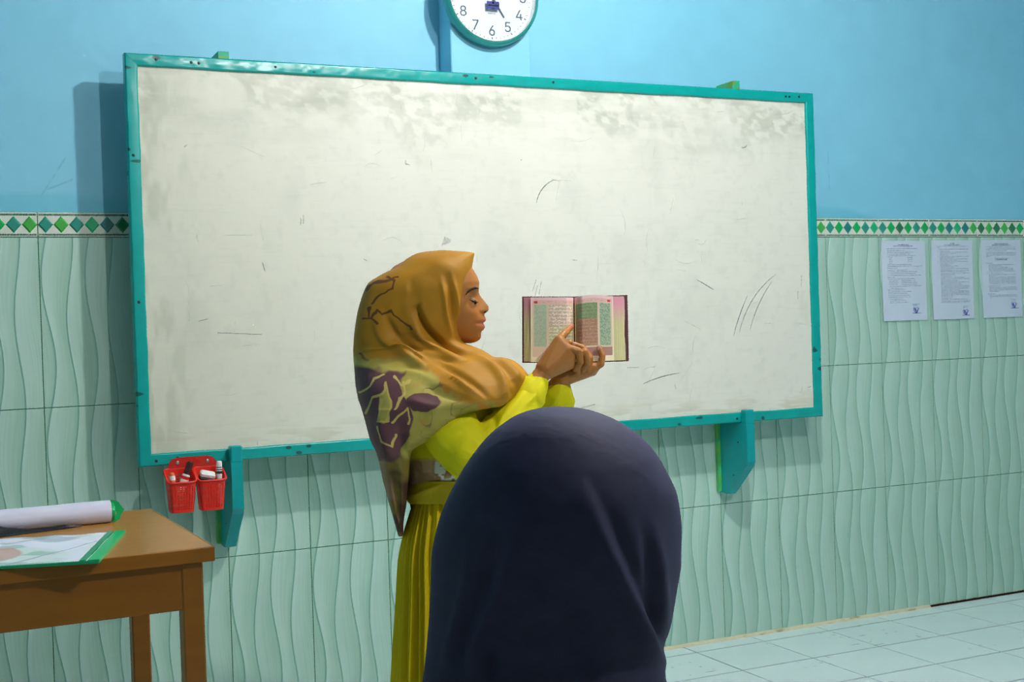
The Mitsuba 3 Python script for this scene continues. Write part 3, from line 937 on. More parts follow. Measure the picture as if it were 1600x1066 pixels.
def tub(cx, cy, z0, z1, wx, wy, taper):
    """one tapering perforated pot"""
    m, n = 64, 31
    th = (np.arange(m) + .5) / m * 2 * np.pi
    cs, sn = np.cos(th), np.sin(th)
    ex, ey = np.sign(cs) * np.abs(cs) ** (2 / 6), np.sign(sn) * np.abs(sn) ** (2 / 6)
    # even spacing along the outline
    rows, nr, mask = [], [], np.ones((n - 1, m), bool)
    L = np.r_[0, np.cumsum(np.hypot(np.diff(np.r_[ex, ex[0]]) * wx, np.diff(np.r_[ey, ey[0]]) * wy))]
    tt = np.linspace(0, L[-1], m + 1)[:-1]
    ex, ey = np.interp(tt, L, np.r_[ex, ex[0]]), np.interp(tt, L, np.r_[ey, ey[0]])
    for i in range(n):
        s = i / (n - 1)
        k = 1 - taper * (1 - s)
        rows.append(np.stack([cx + wx / 2 * k * ex, cy + wy / 2 * k * ey, z0 + (z1 - z0 - .017 * (1 - ey)) * s], -1))
        q = np.stack([ex, ey, 0 * ex], -1)
        nr.append(q / np.linalg.norm(q, axis=1, keepdims=True))
    for i in range(3, n - 4):
        for j in range(m):
            if i % 2 == 1 and j % 2 == 1:
                mask[i, j] = False
    P, N = np.array(rows), np.array(nr)
    body = shell(P, N, mask, .0016)
    bottom = hull_pts(np.vstack([P[0] * 1.0, P[0] + [0, 0, .0016]]))
    return cat(body, bottom)


def rim(cx, cy, z, wx, wy, r=.0032):
    th = np.linspace(0, 2 * np.pi, 49)
    p = np.stack([cx + wx / 2 * np.sign(np.cos(th)) * np.abs(np.cos(th)) ** (1 / 3), cy + wy / 2 * np.sign(np.sin(th)) * np.abs(np.sin(th)) ** (1 / 3), z - .017 * (1 - np.sign(np.sin(th)) * np.abs(np.sin(th)) ** (1 / 3))], -1)
    return tube(p, r, 8, cap=False)


BKY = -.152                                     # back of the basket, at the frame's front
T1, T2 = (.336, .735), (.421, .745)
TWX, TWY, TZ0, TZ1 = .084, .074, .676, .796
for cx in (.343, .428):
    p = obj('pot', mikit.ply(tub(cx, BKY - .040, TZ0, TZ1, TWX - .004, TWY, .20), 'red_plastic', smooth=30), rb)
    obj('pot_rim', mikit.ply(rim(cx, BKY - .040, TZ1, TWX - .002, TWY + .004), 'red_plastic', smooth=40), p)
hp = [(-.072, 0), (-.068, .020), (-.058, .032), (-.04, .036), (.04, .036), (.058, .032), (.068, .020), (.072, 0)]
obj('hanger', mikit.ply(hull_pts([(.3865 + u, y, TZ1 - .004 + v) for u, v in hp for y in (BKY - .0005, BKY - .0040)]), 'red_plastic_dark'), rb)
obj('squiggle', mikit.ply(tube([(.3865 + (-.022 + .0022 * i), BKY - .0048, TZ1 + .020 + .006 * math.sin(i * 1.9)) for i in range(22)], .0012, 6), 'red_plastic'), rb)
for u in (-.043, .043):
    n3 = lathe([(0, 0), (.0055, 0), (.0045, .002), (0, .003)], 16)
    n3.apply_transform(trimesh.transformations.rotation_matrix(math.pi / 2, [1, 0, 0]))
    obj('screw', mikit.ply(n3, 'steel', smooth=30, to_world=T().translate([.3865 + u, BKY - .0038, TZ1 + .017])), rb)


def stick(profile, base, direction):
    m = lathe(profile, 20)
    d = np.array(direction, float); d /= np.linalg.norm(d)
    m.apply_transform(trimesh.geometry.align_vectors([0, 0, 1], d))
    m.apply_translation(base)
    return m


by = BKY - .040
t = thing('glue_bottle', 'small white bottle with a dark red cap leaning in the left basket pot', 'bottle')
b0, dd = (.338, by - .006, .724), (.34, -.05, .94)
obj('bottle_body', mikit.ply(stick([(0, 0), (.011, 0), (.012, .01), (.012, .058), (.008, .066), (0, .066)], b0, dd), 'plastic_white', smooth=40), t)
obj('red_band', mikit.ply(stick([(.0122, .048), (.0124, .049), (.0124, .056), (.0122, .057)], b0, dd), 'red_plastic', smooth=40), t)
obj('cap', mikit.ply(stick([(0, .062), (.0095, .063), (.0095, .094), (.007, .100), (0, .101)], b0, dd), 'plastic_maroon', smooth=40), t)
t = thing('chalk_tube', 'orange and white tube standing in the left basket pot', 'tube')
b0, dd = (.325, by - .022, .700), (-.10, .02, .99)
obj('tube_body', mikit.ply(stick([(0, 0), (.008, 0), (.008, .088), (.005, .092), (0, .092)], b0, dd), 'plastic_orange', smooth=40), t)
obj('tube_stripe', mikit.ply(stick([(.0081, .070), (.0084, .071), (.0084, .082), (.0081, .083)], b0, dd), 'plastic_white', smooth=40), t)
t = thing('eraser', 'white block eraser with a black underside lying in the right basket pot', 'eraser')
em = cbox(-.022, .022, -.013, .013, .0, .016, .004)
er = T().translate([.418, by - .004, .770]).rotate([0, 1, 0], 14).rotate([1, 0, 0], 22)
obj('eraser_block', mikit.ply(em, 'plastic_white', to_world=er), t)
obj('felt_pad', mikit.ply(cbox(-.021, .021, -.012, .012, -.010, .0, .002), 'plastic_black', to_world=er), t)
t = thing('marker_pen', 'white marker pen with black print standing upright in the right basket pot', 'marker')
b0, dd = (.452, by - .006, .690), (.03, .05, 1)
obj('barrel', mikit.ply(stick([(0, 0), (.0085, 0), (.0085, .118), (.007, .123), (0, .124)], b0, dd), 'plastic_white', smooth=40), t)
for za, zb in ((.086, .094), (.097, .100), (.104, .106)):
    obj('print_band', mikit.ply(stick([(.0086, za), (.0087, za), (.0087, zb), (.0086, zb)], b0, dd), 'plastic_black', smooth=40), t)

# ------------------------------------------------------------------ teacher's desk
DZ, DXR, DYF, DDEP, DLEN = .740, .212, -1.250, .690, 1.30
DT = T().translate([DXR, DYF, 0]).rotate([0, 0, 1], 1.2)
dk = thing('desk', 'brown wooden desk with a plain top and square legs in the left corner', 'desk')
obj('desk_top', mikit.ply(cbox(-DLEN, 0, 0, DDEP, DZ - .030, DZ, .002), 'desk_top', to_world=DT), dk)
obj('edge_strip', mikit.ply(cbox(-.0015, .0012, .002, DDEP - .002, DZ - .004, DZ + .0009, .0006), 'desk_edge', to_world=DT), dk, label='worn pale edge of the top')
obj('front_lip', mikit.ply(cbox(-DLEN, 0, -.0035, .0005, DZ - .030, DZ - .001, .001), 'desk_brown', to_world=DT), dk)
AZ = DZ - .030
obj('apron', mikit.ply(cbox(-DLEN + .06, -.060, .016, .034, AZ - .098, AZ, .002), 'desk_brown', to_world=DT), dk)
obj('apron', mikit.ply(cbox(-DLEN + .06, -.060, DDEP - .040, DDEP - .022, AZ - .098, AZ, .002), 'desk_brown', to_world=DT), dk)
obj('apron', mikit.ply(cbox(-.046, -.028, .052, DDEP - .058, AZ - .098, AZ, .002), 'desk_brown', to_world=DT), dk)
obj('apron', mikit.ply(cbox(-DLEN + .028, -DLEN + .046, .052, DDEP - .058, AZ - .098, AZ, .002), 'desk_brown', to_world=DT), dk)
for x in (-.022, -DLEN + .066):
    for y in (.012, DDEP - .060):
        obj('leg', mikit.ply(cbox(x - .044, x, y, y + .044, 0.0005, AZ, .003), 'desk_brown', to_world=DT), dk)

# rolled poster with a green end, dark plastic slipping out under it
k = at(*[np.array(q) for q in ((172.0, 0.0), (798.0, 816.0), (3.12, 3.04))])
def on_desk(px, py, z):
    d = FWD + RGT * ((px - 800) / FPX) - UPV * ((py - 533) / FPX)
    return CAM + d * ((z - CAM[2]) / d[2])
RR = .0265
e1 = on_desk(172, 799, DZ + RR); e0 = on_desk(0, 815, DZ + RR)
ax = (e0 - e1); ax[2] = 0; ax /= np.linalg.norm(ax)
sd = np.cross([0, 0, 1], ax)                    # sideways
roll = thing('rolled_poster', 'rolled white sheet with a green plastic end cap lying at the back of the desk', 'rolled poster')
th = np.linspace(-.3, 2 * np.pi * 1.35, 70)
P, P2 = [], []
for s in np.linspace(0, .62, 30):
    r = RR * (1 - .018 * th / 6.28) + .0004 * np.sin(s * 30)
    q = e1 + ax * s + np.outer(np.cos(th + .8) * r, sd) + np.outer(np.sin(th + .8) * r, [0, 0, 1])
    P.append(q)
    q2 = e1 + ax * s + np.outer(np.cos(th + .8) * (r - .0007), sd) + np.outer(np.sin(th + .8) * (r - .0007), [0, 0, 1])
    P2.append(q2)
v1, f1 = grid_mesh(np.array(P)); v2, f2 = grid_mesh(np.array(P2))
obj('sheet', mikit.ply(trimesh.Trimesh(np.vstack([v1, v2]), np.vstack([f1, f2[:, ::-1] + len(v1)]), process=False), 'roll_white', smooth=True), roll)
capm = lathe([(0, -.012), (.0215, -.012), (.0220, 0), (.0215, .005), (.0190, .007), (0, .007)], 40)
capm.apply_transform(trimesh.geometry.align_vectors([0, 0, 1], -ax))
capm.apply_translation(e1 - ax * .002 + [0, 0, -.001])
cp = obj('end_cap', mikit.ply(capm, 'green_plastic', smooth=35), roll, label='green plastic end cap with a round hole')
from shapely.geometry import Polygon, Point
pl = Polygon([(-.006, -.022), (.010, -.024), (.020, -.020), (.024, -.008), (.0305, .001), (.0255, .007), (.018, .019), (.006, .024), (-.006, .022)]).buffer(.002).difference(Point(.011, -.006).buffer(.0042))
plate = trimesh.creation.extrude_polygon(pl, .003, engine='earcut')
fr_ = np.eye(4); fr_[:3, 0] = -ax; fr_[:3, 1] = [0, 0, 1]; fr_[:3, 2] = np.cross(-ax, [0, 0, 1]); fr_[:3, 3] = e1 - np.cross(-ax, [0, 0, 1]) * .0 + np.array([0, 0, .0008])
plate.apply_transform(fr_)
obj('cap_tab', mikit.ply(plate, 'green_plastic'), cp)
# dark plastic sheet, crumpled, in front of the roll
n, mm = 50, 12
S, Q = np.meshgrid(np.linspace(.07, .62, n), np.linspace(0, 1, mm), indexing='ij')
wid = .052 * np.clip((S - .07) / .16, .05, 1) * (1 + .2 * np.sin(S * 23))
hgt = .0012 + .026 * np.exp(-((Q - .25) / .30) ** 2) * np.clip((S - .07) / .13, .05, 1) * (.7 + .5 * np.sin(S * 21 + 1)) + .0035 * np.abs(np.sin(S * 60 + Q * 7)) * (1 - Q)
B = e1[None, None] * [1, 1, 0] + np.array([0, 0, DZ]) + ax * S[..., None] + (-sd if (sd @ np.array([0, 1, 0])) > 0 else sd) * (RR * 1.06 + wid * Q)[..., None] + np.array([0, 0, 1.0]) * hgt[..., None]
v, f = grid_mesh(B)
bs = thing('black_bag', 'crumpled black plastic sheet in front of the rolled white sheet on the desk', 'plastic sheet')
obj('sheet', mikit.ply((v, f), 'roll_black', smooth=True), bs)

# document folder
FZ = DZ + .0015
fc = [on_desk(24, 847, FZ), on_desk(189, 833.5, FZ), on_desk(147, 879.5, FZ), on_desk(-90, 899, FZ)]
fd = thing('document_folder', 'clear plastic document folder with green edges and a colour print on the desk', 'folder')
u1 = (fc[1] - fc[2]); bl = np.linalg.norm(u1[:2]); u1 /= np.linalg.norm(u1)
u0 = np.array([-u1[1], u1[0], 0]);
if u0[0] > 0: u0 = -u0
org = fc[2].copy(); org[2] = FZ
Lf, Wf = .335, bl
n, mm = 28, 20
A, Bv = np.meshgrid(np.linspace(0, 1, n), np.linspace(0, 1, mm), indexing='ij')
hz = .0030 + .0022 * np.sin(A * 9 + Bv * 4) * np.sin(np.pi * A) * np.sin(np.pi * Bv) + .001 * np.sin(A * 23 + Bv * 11)
def sheetgrid(dz):
    return org + u0 * (A * Lf)[..., None] + u1 * (Bv * Wf)[..., None] + np.array([0, 0, 1.0]) * (hz + dz)[..., None]
v, f = grid_mesh(sheetgrid(0))
obj('cover', mikit.ply((v, f), 'folder_cover', smooth=True, uv=np.stack([1 - A, Bv], -1).reshape(-1, 2)), fd, label='glossy cover with a coloured print')
hz2 = hz * 0 + .0
v, f = grid_mesh(org + u0 * (A * Lf)[..., None] + u1 * (Bv * Wf)[..., None] + np.array([0, 0, 1.0]) * (hz * 0 - .0008)[..., None])
obj('back', mikit.ply((v, f), 'green_plastic_dark', smooth=True), fd)
def strip_(a0, a1, b0, b1, z0, z1, m_):
    pts = [org + u0 * a + u1 * b + np.array([0, 0, z]) for a in (a0, a1) for b in (b0, b1) for z in (z0, z1)]
    return mikit.ply(hull_pts(pts), m_)
obj('zip_edge', strip_(-.010, .012, -.002, Wf + .002, -.001, .0065, 'green_plastic'), fd)
obj('zip_edge', strip_(.016, .028, .0, Wf, .0035, .0062, 'green_plastic_dark'), fd)
obj('front_edge', strip_(-.008, Lf, -.006, .003, -.001, .0045, 'green_plastic_dark'), fd)

# ------------------------------------------------------------------ the woman with the book
WD = 2.68                                        # her distance from the lens
KS = WD / 3.30                                   # her size at that distance
K = WD / FPX
woman = thing('person', 'woman in an ochre patterned headscarf and yellow dress, pointing into an open book', 'person')


def W(px, py, w=0.0):
    return at(px, py, WD - w * KS)


def head_loft():
    prof = [(404, 722), (412, 733), (420.5, 739), (432, 745.5), (442, 748.9), (449, 748.4), (456, 748.2), (461, 749.7), (467.8, 754.8), (474.5, 759.8), (479.6, 763.0), (483.8, 763.4), (487.5, 761), (490.5, 756.8), (493.5, 757.0), (497, 758.6), (500, 759.4), (503, 757.2), (505, 754.8), (507, 756.4),
            (511, 757.6), (514.5, 756.2), (518.4, 752.4), (522, 751.6), (526, 751.6), (530.5, 749.5), (534, 744.5), (536.5, 736)]
    base = [(404, 722), (412, 733), (420.5, 739), (432, 745), (442, 747.6), (449, 747.2), (456, 746.2), (464, 745.6), (474, 746), (484, 747.4), (492, 749), (500, 750.5), (508, 751), (516, 750.8), (522, 750.6), (526, 750.6), (530.5, 748.5), (534, 743.5), (536.5, 736)]
    hw = [(404, .048), (412, .056), (430, .066), (450, .0705), (470, .071), (485, .069), (500, .062), (512, .053), (522, .042), (530, .031), (536.5, .016)]
    back = [(404, 640), (420, 612), (450, 600), (490, 604), (515, 630), (536.5, 680)]
    ys = np.linspace(404, 536.5, 150)
    p, b, h, bk = interp(ys, prof), interp(ys, base), interp(ys, hw), interp(ys, back)
    nth = 120
    th = np.linspace(0, 2 * np.pi, nth, endpoint=False)
    cs, sn = np.cos(th), np.sin(th)
    ctr = np.minimum(690, (bk + b) / 2 + 15)
    ex = np.sign(cs) * np.abs(cs) ** (2 / 2.15)
    ey = np.sign(sn) * np.abs(sn) ** (2 / 2.3)
    X = np.where(cs[None] > 0, ctr[:, None] + (b - ctr)[:, None] * ex, ctr[:, None] + (ctr - bk)[:, None] * ex)
    Wd = h[:, None] * ey
    Y = np.broadcast_to(ys[:, None], X.shape)
    front = (cs > 0)[None]
    # nose and lips
    sig = interp(ys, [(404, .03), (440, .030), (458, .010), (470, .0095), (480, .0125), (488, .0135), (492, .017), (500, .021), (512, .020), (520, .022), (536, .022)])[:, None]
    X = X + front * (p - b)[:, None] * np.exp(-(Wd / sig) ** 2 / 1.0)
    g = lambda x0, y0, sx, sy: np.exp(-((X - x0) / sx) ** 2 - ((Y - y0) / sy) ** 2)
    aw = np.abs(Wd)
    gw = lambda w0, y0, sw, sy: front * np.exp(-((aw - w0) / sw) ** 2 - ((Y - y0) / sy) ** 2)
    X = X - 4.6 * gw(.030, 465, .016, 7)            # eye sockets
    X = X + 2.8 * gw(.031, 471.5, .013, 4.5)        # lids over the eyeballs
    X = X + 1.6 * gw(.032, 451, .020, 4)            # brow ridge
    X = X + 2.6 * gw(.036, 488, .018, 9)            # cheeks
    X = X + 2.2 * gw(.0125, 485, .0050, 3.4)        # nostril wings
    X = X - 1.0 * gw(.026, 505, .008, 3)            # corners of the mouth
    P = at(X, Y, WD - Wd * KS)
    v, f = grid_mesh(P, closed_u=True, cap=True)
    m = trimesh.Trimesh(v, f, process=True)
    trimesh.repair.fix_normals(m)
    return m


def hand_parts(joints):
    return [q for c in joints for q in chain(c, 14)]


# arm and hand joints: (pixel x, pixel y, towards the lens), radius
J = lambda x, y, w, r: (W(x, y, w), r * KS)
r_palm = m3.Manifold.batch_hull([ball(W(853, 577, .060), .0222), ball(W(874, 533, .050), .0125), ball(W(885, 545, .055), .0125), ball(W(891, 557, .050), .0125), ball(W(890, 569, .040), .012), ball(W(865, 570, .045), .017)])
r_hand = [r_palm] + hand_parts([
    [J(843, 590, .065, .0235), J(853, 577, .060, .0225)],
    [J(873, 532, .046, .0112), J(881.5, 522, .026, .0096), J(888, 515.5, .005, .0083), J(893, 510.5, -.012, .0070)],                 # index, pointing
    [J(884, 543, .056, .0108), J(904, 549, .058, .0098), J(907, 566, .050, .0090), J(899, 577, .038, .0080)],                       # middle, curled
    [J(889, 556, .048, .0105), J(914, 550, .046, .0095), J(918, 567, .042, .0088), J(911, 578, .032, .0078)],                       # ring
    [J(889, 568, .036, .0100), J(904, 575, .030, .0088), J(903, 584, .026, .0082), J(896, 586, .022, .0075)],                       # little finger
    [J(858, 566, .042, .0150), J(872, 546, .032, .0120), J(883, 538, .030, .0098), J(890, 536, .030, .0085)]])                      # thumb along the side
l_palm = m3.Manifold.batch_hull([ball(W(878, 590, .004), .020), ball(W(905, 581, .012), .0135), ball(W(920, 579, .016), .0125), ball(W(929, 574, .018), .0110), ball(W(908, 584, -.014), .012), ball(W(926, 580, -.012), .0105)])
l_hand = [l_palm] + hand_parts([
    [J(866, 606, -.008, .0225), J(878, 590, .004, .0205)],
    [J(918, 578, .022, .0125), J(921, 560, .024, .0110), J(910, 544, .018, .0096), J(897, 539, .013, .0082)],                       # thumb over the page foot
    [J(928, 575, .018, .0105), J(939, 569, .022, .0094), J(941, 556, .019, .0086), J(936.5, 544, .014, .0074)],                     # little finger on the front
    [J(910, 583, -.016, .0108), J(908, 568, -.038, .0096), J(907, 548, -.047, .0088), J(906, 532, -.053, .0076)],                   # three fingers behind the covers
    [J(919, 582, -.016, .0108), J(918, 566, -.038, .0096), J(918, 546, -.047, .0088), J(918, 528, -.054, .0076)],
    [J(927, 579, -.014, .0104), J(928, 564, -.037, .0094), J(929, 546, -.046, .0086), J(930, 532, -.052, .0074)]])


def fine(mans, edge=.004, rounds=8):
    m = m3.Manifold.batch_boolean(mans, m3.OpType.Add).refine_to_length(edge)
    tm = to_tm(m)
    trimesh.smoothing.filter_taubin(tm, lamb=.5, nu=.53, iterations=rounds)
    return tm


hands_r, hands_l = fine(r_hand, .003, 8), fine(l_hand, .003, 8)
torso = chain([J(690, 640, 0, .085), J(690, 700, 0, .092), J(688, 770, 0, .085), J(698, 850, 0, .070)])
torso += chain([J(672, 618, .115, .046), J(675, 612, 0, .06), J(672, 618, -.115, .046)])
torso += chain([J(672, 618, .120, .042), J(752, 725, .150, .036), J(843, 590, .065, .0235)])
torso += chain([J(672, 618, -.120, .042), J(790, 715, -.140, .036), J(866, 606, -.008, .0225)])
torso += chain([J(700, 500, 0, .055), J(686, 560, 0, .052), J(676, 620, 0, .06)])
for s in (-1, 1):
    a, b = W(702, 880, .075 * s), W(702, 880, .075 * s)
    foot = np.array([b[0], b[1], .045])
    knee = (a + foot) / 2
    torso += chain([(a, .055), (knee, .042), (foot, .032)])
    toe = foot + np.array([.13, -.05, -.018])
    torso += chain([(foot, .036), (toe, .026)])
tb = fine(torso, .012, 10)
head = head_loft()
body = m3.Manifold.batch_boolean([to_man(x) for x in (tb, head, hands_r, hands_l)], m3.OpType.Add)
body = to_tm(body)
# vertex colours: skin, and the lips
vw = np.asarray(body.vertices)
d_ = vw - CAM
z_ = d_ @ FWD
bx_, by_ = 800 + FPX * (d_ @ RGT) / z_, 533 - FPX * (d_ @ UPV) / z_
wn = (WD - z_) / KS
skin = np.array([.385, .148, .032])[None] * (1 + .10 * (meshkit.fbm(vw * 40, 3, 3)[:, None] - .5))
lip = np.exp(-((by_ - (504.5 + 0)) / 7.2) ** 4) * np.exp(-(wn / .024) ** 4) * (bx_ > 746)
lip *= 1 - .0
skin = skin * (1 - .75 * lip[:, None]) + np.array([.50, .115, .080]) * .75 * lip[:, None]
flush = np.exp(-((by_ - 488) / 14) ** 2 - ((np.abs(wn) - .04) / .02) ** 2) * (bx_ > 700) * (by_ < 540)
skin = skin * (1 + flush[:, None] * np.array([.03, -.04, -.05]))
obj('body', mikit.ply(body, 'skin', smooth=True, color=np.clip(skin, 0, 1)), woman)


def strip_on_face(pts, rad, m_):
    return mikit.ply(tube([W(*q) for q in pts], rad, 8), m_, smooth=True)


for s in (1, -1):
    obj('eyebrow', strip_on_face([(727.5, 461, .064 * s), (731, 456, .060 * s), (736.5, 452, .053 * s), (742, 450.0, .041 * s), (747, 450.5, .024 * s)], [.0006, .0016, .0022, .0024, .0012], 'brow_dark'), woman)
    ey = obj('eye', mikit.ply(to_tm(ball(W(733.9, 471.2, .0300 * s), .0112, 32)), 'eye_white', smooth=True), woman)
    obj('iris', mikit.ply(to_tm(ball(W(740.6, 472.6, .0300 * s), .0056, 24)), 'brow_dark', smooth=True), ey)
    obj('eyelashes', strip_on_face([(733.5, 468.5, .050 * s), (738, 470.5, .046 * s), (742.5, 472.2, .040 * s), (745.5, 472.6, .033 * s), (746.8, 472.0, .026 * s)], [.0006, .0013, .0015, .0013, .0006], 'brow_dark'), woman)
    obj('nostril', mikit.ply(to_tm(ball(W(757.8, 487.4, .0065 * s), .0026, 16)), 'brow_dark', smooth=True), woman)


def nail_at(px, py, w, ux, uy, r):
    m = trimesh.creation.icosphere(2, 1.0)
    c = W(px, py, w)
    a = W(px + ux, py + uy, w) - c; a /= np.linalg.norm(a)
    n_ = -FWD - a * (-FWD @ a); n_ /= np.linalg.norm(n_)
    m.vertices = c + np.outer(m.vertices[:, 0] * r * 1.25, a) + np.outer(m.vertices[:, 1] * r, np.cross(n_, a)) + np.outer(m.vertices[:, 2] * r * .35, n_)
    return m


obj('fingernail', mikit.ply(nail_at(936.6, 544.5, .0202, -.2, -1, .0048), 'nail', smooth=True), woman)
obj('fingernail', mikit.ply(nail_at(897.5, 538.5, .0200, -1, -.3, .0050), 'nail', smooth=True), woman)

# headscarf
ysA = np.unique(np.concatenate([391.2 + 12 * np.linspace(0, 1, 14) ** 2, np.linspace(403, 536, 64), np.linspace(536, 566, 34), np.linspace(566, 626, 34), np.linspace(626, 642, 14), np.linspace(642, 706, 42), np.linspace(706, 838, 50)]))
s_left = [(391.2, 684), (393, 665), (397, 649), (404, 636), (415, 622), (431.5, 592), (443.5, 575), (466, 565), (499, 556), (538, 552), (574, 553.6), (619, 559), (649, 568), (690, 580), (706, 588), (754, 599), (794, 610), (837, 622.5), (838, 623)]
s_right = [(391.2, 690), (392.6, 714), (394.4, 738), (396, 741.3), (404, 740), (433, 734.6), (463, 727), (496, 718.5), (520, 716.5), (530, 719), (536.6, 727), (541, 738), (546, 752), (550, 760), (558, 775), (562, 797), (568, 809), (577, 819), (588, 826), (600, 822), (612, 815), (626, 803),
           (633, 788), (638, 770), (641, 752), (660, 720), (688, 672), (706, 644), (720, 642), (754, 638), (794, 634), (837, 629.5), (838, 629)]
s_half = [(391.2, .004), (394, .026), (400, .050), (412, .070), (430, .085), (460, .096), (500, .096), (530, .090), (546, .098), (560, .125), (580, .175), (605, .222), (640, .250), (706, .256), (740, .215), (794, .17), (838, .13)]
s_pow = [(391, 2.0), (400, 2.1), (430, 2.7), (470, 3.4), (520, 3.5), (548, 2.5), (580, 2.6), (640, 3.4), (706, 4.0), (838, 5.0)]
xlA, xrA = interp(ysA, s_left), interp(ysA, s_right)
saw = 1.6 * np.abs(((ysA - 640) / 7.5) % 1 - .5) * 2 * ((ysA > 645) & (ysA < 706))
xrA = xrA + saw
SC = [
    ([(556, 548), (600, 548), (650, 556), (700, 590), (740, 615), (766, 630)], .009, 2.0, 26),
    ([(648, 545), (668, 556), (700, 566), (735, 562)], -.007, 4, 4),
    ([(644, 432), (648, 470), (664, 510), (700, 541), (745, 556)], -.016, 7, 5),      # deep groove behind the cheek
    ([(636, 440), (640, 480), (652, 520), (690, 553), (745, 572)], .010, 6, 10),
    ([(600, 470), (618, 520), (662, 558), (722, 590), (770, 634)], -.012, 9, 5),
    ([(588, 480), (602, 535), (650, 566), (706, 600), (758, 632)], .009, 6, 12),
    ([(695, 425), (703, 455), (708, 490), (712, 520)], -.006, 4, 4),
    ([(702, 420), (711, 450), (715, 485), (716, 512)], .005, 4, 4),
    ([(686, 428), (694, 460), (699, 500), (706, 524)], .005, 5, 4),
    ([(560, 545), (600, 550), (650, 553), (690, 566)], .007, 8, 5),
    ([(575, 585), (620, 573), (668, 577), (720, 607)], -.006, 6, 6),
    ([(630, 575), (680, 596), (726, 622)], .006, 8, 5),
    ([(735, 548), (752, 560), (776, 580), (786, 610), (772, 634)], .010, 7, 10),
    ([(745, 550), (775, 566), (800, 590), (806, 618)], -.008, 6, 6),
    ([(770, 560), (796, 575), (816, 596)], .007, 6, 8),
    ([(790, 588), (798, 606), (800, 624)], -.005, 4, 4),
    ([(660, 600), (690, 615), (730, 628)], -.005, 5, 5),
    ([(628, 620), (660, 632), (690, 640)], .006, 8, 8),
    ([(590, 640), (600, 680), (612, 730)], .007, 9, 12),
    ([(622, 650), (628, 690), (630, 740)], -.009, 8, 8),
    ([(612, 720), (620, 770), (628, 830)], -.010, 7, 7),
    ([(655, 405), (690, 415), (725, 425)], .003, 12, 12)]
SC = [(p_, a_ * 1.35, s1_ * .85, s2_ * .85) for p_, a_, s1_, s2_ in SC]
v, f, uv = cloth_loft(ysA, xlA, xrA, interp(ysA, s_half), np.zeros_like(ysA), WD, 220, interp(ysA, s_pow), SC, .006, 5)
obj('headscarf', mikit.ply((v, f), 'scarf', smooth=True, uv=uv), woman, label='ochre headscarf with a purple and olive print')

# dress: bodice, belt, skirt, sleeves
ysB = np.linspace(600, 786, 70)
v, f, uv = cloth_loft(ysB, interp(ysB, [(600, 625), (650, 618), (706, 626), (750, 634), (786, 640)]), interp(ysB, [(600, 740), (640, 778), (680, 776), (706, 766), (750, 748), (786, 744)]),
                      interp(ysB, [(600, .10), (650, .15), (706, .145), (786, .13)]), ysB * 0, WD, 100, 2.5, [([(650, 730), (690, 742), (735, 738)], .004, 5, 5), ([(655, 750), (690, 756), (730, 752)], -.004, 4, 4)], .004, 2)
obj('bodice', mikit.ply((v, f), 'lining', smooth=True, uv=uv), woman)
ysC = np.linspace(752, 788, 26)
v, f, uv = cloth_loft(ysC, interp(ysC, [(752, 640), (770, 632), (788, 640)]), interp(ysC, [(752, 752), (788, 748)]), ysC * 0 + .140, ysC * 0, WD, 120, 2.5, [([(636, 778), (660, 768), (690, 757)], .005, 6, 3)], .003, 4)
obj('belt', mikit.ply((v, f), 'belt_yellow', smooth=True), woman)
ysD = np.concatenate([np.linspace(779, 880, 60), np.linspace(884, 1372, 80)])
xl = interp(ysD, [(779, 650), (786, 644), (799, 641), (844, 630), (878, 625), (940, 623), (1009, 620), (1066, 618), (1372, 600)])
xr = interp(ysD, [(779, 738), (800, 750), (850, 765), (940, 782), (1066, 796), (1372, 830)])
hb_ = KS * interp(ysD, [(779, .13), (800, .145), (850, .165), (1066, .20), (1372, .25)])
th = np.linspace(0, 2 * np.pi, 360, endpoint=False)
X = (xl + xr)[:, None] / 2 + (xr - xl)[:, None] / 2 * np.cos(th)
Wd = hb_[:, None] * np.sin(th)
phase = meshkit.noise(np.stack([np.cos(th) * 2 + 5, np.sin(th) * 2 + 5, th * 0], -1), 3) * 5
pleat = np.sin(th * 34 + phase * 1.5)[None] * np.interp(ysD, [779, 800, 900, 1195], [.0025, .0065, .0085, .011])[:, None] + .5 * np.sin(th * 13 + phase)[None] * np.interp(ysD, [779, 860, 1195], [.0, .006, .022])[:, None]
Pp = at(X, np.broadcast_to(ysD[:, None], X.shape), WD - Wd)
ctr = Pp.mean(1, keepdims=True)
nv = Pp - ctr; nv[..., 2] = 0
nv /= np.linalg.norm(nv, axis=-1, keepdims=True)
Pp = Pp + nv * (pleat - .006)[..., None]
v, f = grid_mesh(Pp, closed_u=True)
obj('skirt', mikit.ply((v, f), 'skirt_yellow', smooth=True), woman, label='gathered mustard yellow skirt')


def sleeve(pts, edge, wr, foldset, m_='dress_yellow'):
    tm = fine(chain(pts, 20), edge, 22)
    vv = np.asarray(tm.vertices)
    d = vv - CAM; z = d @ FWD
    X, Y = 800 + FPX * (d @ RGT) / z, 533 - FPX * (d @ UPV) / z
    disp = folds(X, Y, foldset) + wr * (meshkit.fbm(vv * 22, 3, 8) - .5)
    tm.vertices = vv + tm.vertex_normals * disp[:, None] * KS
    return tm


